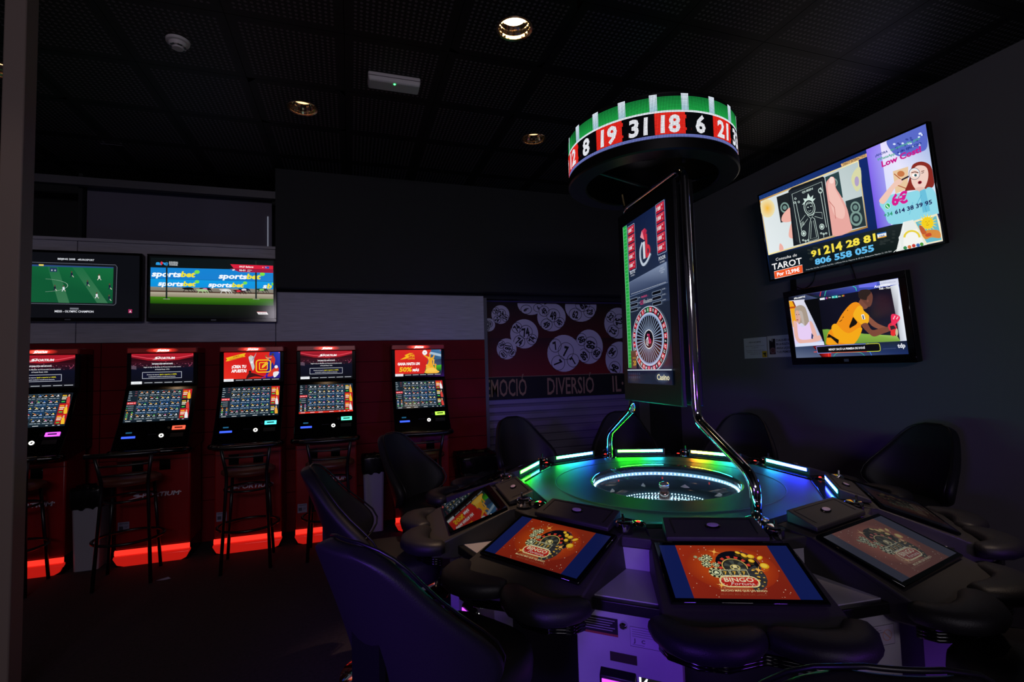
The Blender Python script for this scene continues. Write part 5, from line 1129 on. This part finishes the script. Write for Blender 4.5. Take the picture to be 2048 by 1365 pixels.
# ---- chrome poles, display panel, LED ring
# pole plane azimuth 83.6/266 deg: in table frame = 18 deg (vertex between stations 0 and 1) and its opposite
PA = R(17.3)
e = Vector((math.cos(PA), math.sin(PA), 0)); nrm_ = Vector((-e.y, e.x, 0))
def ep(a, z, off=0): return e*a + nrm_*off + Vector((0, 0, z))
mast = MB()
pts = [ep(.755, ZT), ep(.755, .97), ep(.36, 1.175), ep(.352, 1.26), ep(.345, 2.455), ep(-.345, 2.455), ep(-.352, 1.26), ep(-.36, 1.175), ep(-.755, .97), ep(-.755, ZT)]
mast.tube(fillet(pts, .075, 8), .0225, 16)
ms = mast.build('mast', m_chrome, rt, smooth='all')
for s in (-1, 1): MB().lathe([(.045, 0), (.045, .006), (.030, .012), (.026, .012)], 24, tuple(ep(s*.755, ZT + .001))).build('pole_foot', m_chrome, ms, smooth=True)
# the lit face looks to the terminals' side: away from nrm_ or along it is fixed by the azimuth
fs = -1
def slab(a0, a1, z0, z1, o0, o1, b=None):
    b = b or MB(); q = [ep(a, z, o) for z in (z0, z1) for o in (o0, o1) for a in (a0, a1)]
    return b.add(q, [(0, 2, 3, 1), (4, 5, 7, 6), (0, 1, 5, 4), (2, 6, 7, 3), (0, 4, 6, 2), (1, 3, 7, 5)])
dp = slab(-.345, .325, 1.235, 2.40, -.055, -.028).build('display_panel', m_black, rt, bevel=.006)
slab(-.30, .30, 1.26, 2.38, -.028, .028).build('panel_core', m_dark, dp)
slab(-.335, .335, 1.235, 2.40, .028, .055).build('rear_panel', m_black, dp, bevel=.006)
pic_wheel().build('screen', attr_mat('roulette screen', .85, .1), ep(-.272, 2.318, -.0562), e*.522, (0, 0, -.975), dp)
# LED number ring carried on the mast
RR = .468; Z0, Z1 = 2.547, 2.772
rb = MB().lathe([(RR - .012, Z0), (RR + .002, Z0 - .004), (RR + .004, Z0 - .05), (RR - .004, 2.49), (.372, 2.488), (.365, 2.495), (.365, Z1 + .01), (RR - .012, Z1 + .012)], 96, close=True).build('number_ring', m_black, rt, smooth=True)
def bend(u, v, L):
    a = R(248.5 - 246.7 + (u*19 - 4.5)*360/19); r = RR - .004 + L*1.6
    return Vector((r*math.cos(a), r*math.sin(a), Z1 - v*(Z1 - Z0)))
pic_ring().build('led_band', attr_mat('led ring', 1.25, .35, .2, dots=1.0), (0, 0, 0), (1, 0, 0), (0, 0, -1), rb, uv=(400, 33), bend=bend, eps=3e-5)
for a in (PA, PA + PI, PA + PI/2, PA - PI/2):
    c, s_ = math.cos(a), math.sin(a)
    MB().tube([(.30*c*0 + (.345 if abs(math.sin(a-PA)) < .1 else .02)*c, (.345 if abs(math.sin(a-PA)) < .1 else .02)*s_, 2.475), (.372*c, .372*s_, 2.56)], .012, 8).build('ring_strut', m_dkmetal, rb)
# ---------------------------------------------------------------- right wall: televisions and notices
def wall_tv(label, y0, y1, z0, xb, tilt, h, pic, mt, bezel, chin, depth):
    t = tv('television', label, y1 - y0, h, pic, mt, bezel, chin, depth)
    # faces -x: its own -y turned to world -x; the image's left is the far end
    t.rotation_euler = Matrix.Rotation(-PI/2, 3, 'Z').to_euler()
    t.matrix_world = Matrix.Translation((xb, (y0+y1)/2, z0)) @ Matrix.Rotation(-PI/2, 4, 'Z') @ Matrix.Rotation(tilt, 4, 'X')
    MB().box(-.20, .20, -.004, (XR - xb) + .018, h*.42, h*.55).build('wall_bracket', m_dkmetal, t)
    return t
wall_tv('large tilted wall television advertising tarot by telephone, upper of two', 2.24, 3.73, 2.222, 3.885, R(6.0), .845, pic_tarot(), m_scr, .014, .016, .036)
wall_tv('smaller tilted wall television with a goalkeeper in orange, lower of two', 2.46, 3.508, 1.42, 3.885, R(5.5), .665, pic_program(), m_scr, .05, .062, .055)
def notice_a():
    p = Pic(300, 212); p.rect(0, 0, 300, 212, '#d6d2e2'); p.text('AVISO A LOS CLIENTES', 148, 52, 13, '#282430', 'c', .03, wid=160)
    for t, y, w_ in (('Queda totalmente prohibido consumir', 88, 246), ('en este local', 106, 84), ('para cualquier duda que puedan tener', 134, 240), ('diríjanse a uno de nuestros', 152, 210), ('empleados de sala', 170, 130)): p.text(t, 148, y, 9, '#6a4a64', 'c', .005, wid=w_)
    p.rect(238, 142, 298, 206, '#e0b020'); p.poly([(248, 164), (286, 158), (288, 172), (278, 174), (284, 188), (272, 188), (266, 176), (250, 172)], '#20201c'); p.ell(276, 190, 7, 5, '#20201c', 10); return p
def notice_b():
    p = Pic(300, 212); p.rect(0, 0, 300, 212, '#dcd4d2'); p.rect(22, 30, 96, 182, '#141018'); p.poly([(22, 30), (34, 50), (48, 42), (58, 62), (70, 36), (40, 18), (22, 20)], '#dcd4d2'); p.poly([(50, 30), (66, 26), (64, 48), (56, 52)], '#a09a80')
    p.ell(62, 146, 34, 30, '#a07070', 28, inner=.82); p.ell(62, 146, 24, 21, '#a06868', 24, inner=.7); p.ell(62, 146, 10, 9, '#904848', 14); p.rect(22, 175, 96, 182, '#5a2028')
    for k, t in enumerate(('CUALQUIER APUESTA', 'EN LA RULETA', 'ANULA LA JUGADA', 'Y LOS PREMIOS')): p.text(t, 106, 58 + 38*k, 22, '#16141a', 'l', .03, xs=.78)
    return p
for (y1, z, pc, lab) in ((4.18, 1.697, notice_a(), 'white paper notice with a small yellow pictogram on the charcoal wall'), (3.872, 1.700, notice_b(), 'white paper notice with bold black words, partly behind the smaller television')):
    n = empty('wall_notice', (XR, y1, z), 0, lab, 'notice')
    MB().box(-.004, -.001, -.297, 0, -.21, 0).build('sheet', m_white, n)
    pc.build('print', m_print, (-.0045, 0, 0), (0, -.297, 0), (0, 0, -.21), n)
# socket and loose cable below the large television
cb = MB().tube(smoothpts([(3.90, 3.28, 2.24), (3.905, 3.32, 2.14), (3.90, 3.40, 2.10), (3.90, 3.47, 2.12), (3.90, 3.52, 2.16)], 5, False), .004, 6)
cb.box(3.885, 3.92, 3.50, 3.535, 2.10, 2.20)
tag(cb.build('power_cable', m_cable), 'thin black cable with a plug hanging under the large television', 'cable')
tag(MB().tube(smoothpts([(3.91, 2.98, 2.26), (3.91, 2.95, 2.18), (3.91, 2.93, 2.10), (3.905, 2.92, 2.06)], 4, False), .004, 6).build('power_cable', m_cable), 'thin black cable running down between the two televisions', 'cable')

# ---------------------------------------------------------------- swivel chairs round the island
def chair_parts():
    t = empty('gaming_chair', (0, 0, 0), 0, None, 'chair', 'swivel chairs round the roulette island')
    # faces -x
    bt = MB().lathe([(.25, 0), (.25, .012), (.20, .035), (.06, .06), (.04, .09), (.04, .10)], 32).build('base', m_chrome, t, smooth=True)
    MB().lathe([(.032, .09), (.032, .30), (.024, .30), (.024, .44)], 16).build('column', m_chrome, t, smooth=True)
    MB().box(-.10, .10, -.10, .10, .435, .455).build('seat_plate', m_dkmetal, t)
    sv = MB(); rings = []
    for z, s in ((.455, .80), (.46, .93), (.475, .985), (.52, 1.0), (.555, .985), (.573, .93), (.582, .80), (.585, .5)):
        r = []
        for k in range(36):
            a = 2*PI*k/36; ca, sa = math.cos(a), math.sin(a)
            r.append(Vector((-.01 + .225*s*math.copysign(abs(ca)**.6, ca), (.225 + (.0 if ca < 0 else 0))*s*math.copysign(abs(sa)**.6, sa), z + (.012*(1-s)*0))))
        rings.append(r)
    sv.loft(rings).build('seat', m_leather, t, smooth='all')
    # back: a wrapped shell, narrow rounded top, wide wings low down
    NT, NS = 14, 12
    wk = [(0, .16), (.08, .25), (.16, .315), (.26, .352), (.36, .354), (.46, .33), (.56, .288), (.66, .246), (.76, .21), (.85, .182), (.92, .152), (.97, .11), (1, .05)]
    def w(q):
        for (a, x), (b_, y) in zip(wk, wk[1:]):
            if a <= q <= b_: return x + (y-x)*(q-a)/(b_-a)
        return .05
    ts = [0, .03, .08, .14, .22, .30, .40, .50, .60, .70, .79, .87, .93, .97, 1.0]
    def P(q, s, off=0):
        rad = .30; th = s*w(q)/rad; x0 = .215 + .155*q**1.2; z0 = .545 + .47*q
        wing = .03*math.sin(PI*min(1, q*1.3))
        n = Vector((math.cos(th), math.sin(th), -.25)).normalized()
        droop = -.05*(abs(s)**2)*math.sin(PI*q)*.4
        return Vector((x0 + rad*(math.cos(th) - 1), rad*math.sin(th), z0 + droop)) + n*off
    b = MB(); ss = [-1 + 2*k/NS for k in range(NS+1)]; n = NS + 1
    F = [P(q, s, 0) for q in ts for s in ss]; Bk = [P(q, s*.97, .05) for q in ts for s in ss]
    m = len(ts); N = m*n; fs = []
    for i in range(m-1):
        for j in range(n-1):
            a = i*n + j; fs.append((a, a+1, a+n+1, a+n)); fs.append((N+a, N+a+n, N+a+n+1, N+a+1))
    bd = [j for j in range(n)] + [i*n + n-1 for i in range(1, m)] + [(m-1)*n + j for j in range(n-2, -1, -1)] + [i*n for i in range(m-2, 0, -1)]
    for a, c in zip(bd, bd[1:] + bd[:1]): fs.append((a, N+a, N+c, c))
    b.add(F + Bk, fs); bk = b.build('backrest', m_leather, t, smooth='all', subsurf=1)
    bp = [F[a] for a in bd]; mid = [(F[a]*.6 + Bk[a]*.4) for a in bd]
    MB().tube([F[a] + (F[a] - P(.4, 0, 0)).normalized()*.001 for a in bd], .0045, 6, True).build('piping', m_black, bk, smooth='all')
    MB().prism([(.03, .44), (.22, .44), (.315, .58), (.315, .74), (.295, .74), (.295, .59), (.21, .458), (.03, .458)], -.06, .06, 'y').build('back_bracket', m_dkmetal, t)
    return t
CHAIRS = [(0, 1.748, 0, 244.0, 'black swivel chair pulled back at the bottom edge, only its rounded top showing'),
          (9, 1.59, .06, 210.6, 'black swivel chair with a violet-lit back, nearest chair at the left of the island'),
          (8, 1.48, .06, 174.4, 'black swivel chair at the warm-lit station, second of the left-hand chairs'),
          (7, 1.52, .10, 136.6, 'black swivel chair in front of the lime-slot terminal'),
          (6, 1.56, .12, 96.8, 'black swivel chair before the left end of the roller shutter'),
          (5, 1.62, -.02, 66.4, 'black swivel chair behind the far pole foot'),
          (4, 1.50, -.05, 34.5, 'black swivel chair behind the near chrome pole'),
          (3, 1.59, -.05, -4.3, 'black swivel chair below the televisions on the right wall'),
          (1, 1.55, 0, 278.0, 'black swivel chair at the lower right corner in deep shade')]
ch0 = chair_parts()
for k, (i, r, da, az, lab) in enumerate(CHAIRS):
    o = ch0 if k == 0 else copy_tree(ch0); a = R(az)
    o.location = (CX + r*math.cos(a), CY + r*math.sin(a), 0); o.rotation_euler.z = a + da; o['label'] = lab

# ---------------------------------------------------------------- ceiling fittings
m_refl = mat('faceted reflector', '#e8d8c0', .08, metal=1.0)
m_lampg = mat('warm lamp', '#fff', .3, emit=(1, .72, .40), strength=6)
m_lampd = mat('warm lamp, dimmed', '#fff', .3, emit=(1, .60, .28), strength=2.2)
LB = ['recessed reflector downlight, brightest, top centre of the ceiling', 'small recessed downlight left of the emergency light', 'small recessed downlight just left of the number ring', 'recessed downlight cut by the left edge beside the taupe post']
for k, (x, y) in enumerate(DOWNLIGHTS):
    d = empty('downlight', (x, y, CEIL), 0, LB[k], 'downlight', 'recessed ceiling downlights')
    MB().lathe([(.090, .0), (.102, -.004), (.105, .002), (.092, .004)], 32, close=True).build('trim_ring', mat('brass tinted ring', '#b89878', .25, metal=.9), d, smooth=True)
    rf = MB().lathe([(.091, .0), (.089, .02), (.082, .045), (.070, .07)], 24)
    rf.f = [f for f in rf.f if len(f) == 4]; rf.mi = rf.mi[:len(rf.f)]; rf.build('reflector', m_refl, d)
    MB().lathe([(0, .068), (.071, .068), (.071, .074), (0, .074)], 24).build('lamp', m_lampg if k == 0 else m_lampd, d)
sd = empty('smoke_detector', (-.916, 3.166, CEIL), 0, 'round white smoke detector on the perforated ceiling', 'smoke detector')
MB().lathe([(0, -.048), (.026, -.048), (.030, -.040), (.042, -.038), (.046, -.018), (.058, -.014), (.060, 0)], 32).build('housing', m_white, sd, smooth=True)
for k in range(6): MB().box(.030, .041, -.011, .011, -.0405, -.030, Matrix.Rotation(R(60*k), 4, 'Z')).build('vent', m_black, sd)
em = empty('emergency_light', (.29, 3.222, CEIL), 0, 'white emergency light box with a green indicator on the ceiling', 'emergency light')
b = MB(); b.loft([[Vector((x*s, y*s2, z)) for x, y in ((-.165, -.06), (.165, -.06), (.165, .06), (-.165, .06))] for z, s, s2 in ((0, 1, 1), (-.03, 1, 1), (-.058, .97, .88))]); b.build('housing', m_white, em, bevel=.010, bseg=3)
MB().box(-.163, .163, -.062, .062, -.030, -.026).build('seam', mat('grey seam', '#6a666c', .6), em)
MB().lathe([(.0, -.062), (.006, -.061), (.007, -.056)], 12, (.0, -.040, 0)).build('indicator', mat('green indicator', '#020', .3, emit=(.05, 1, .15), strength=6), em)
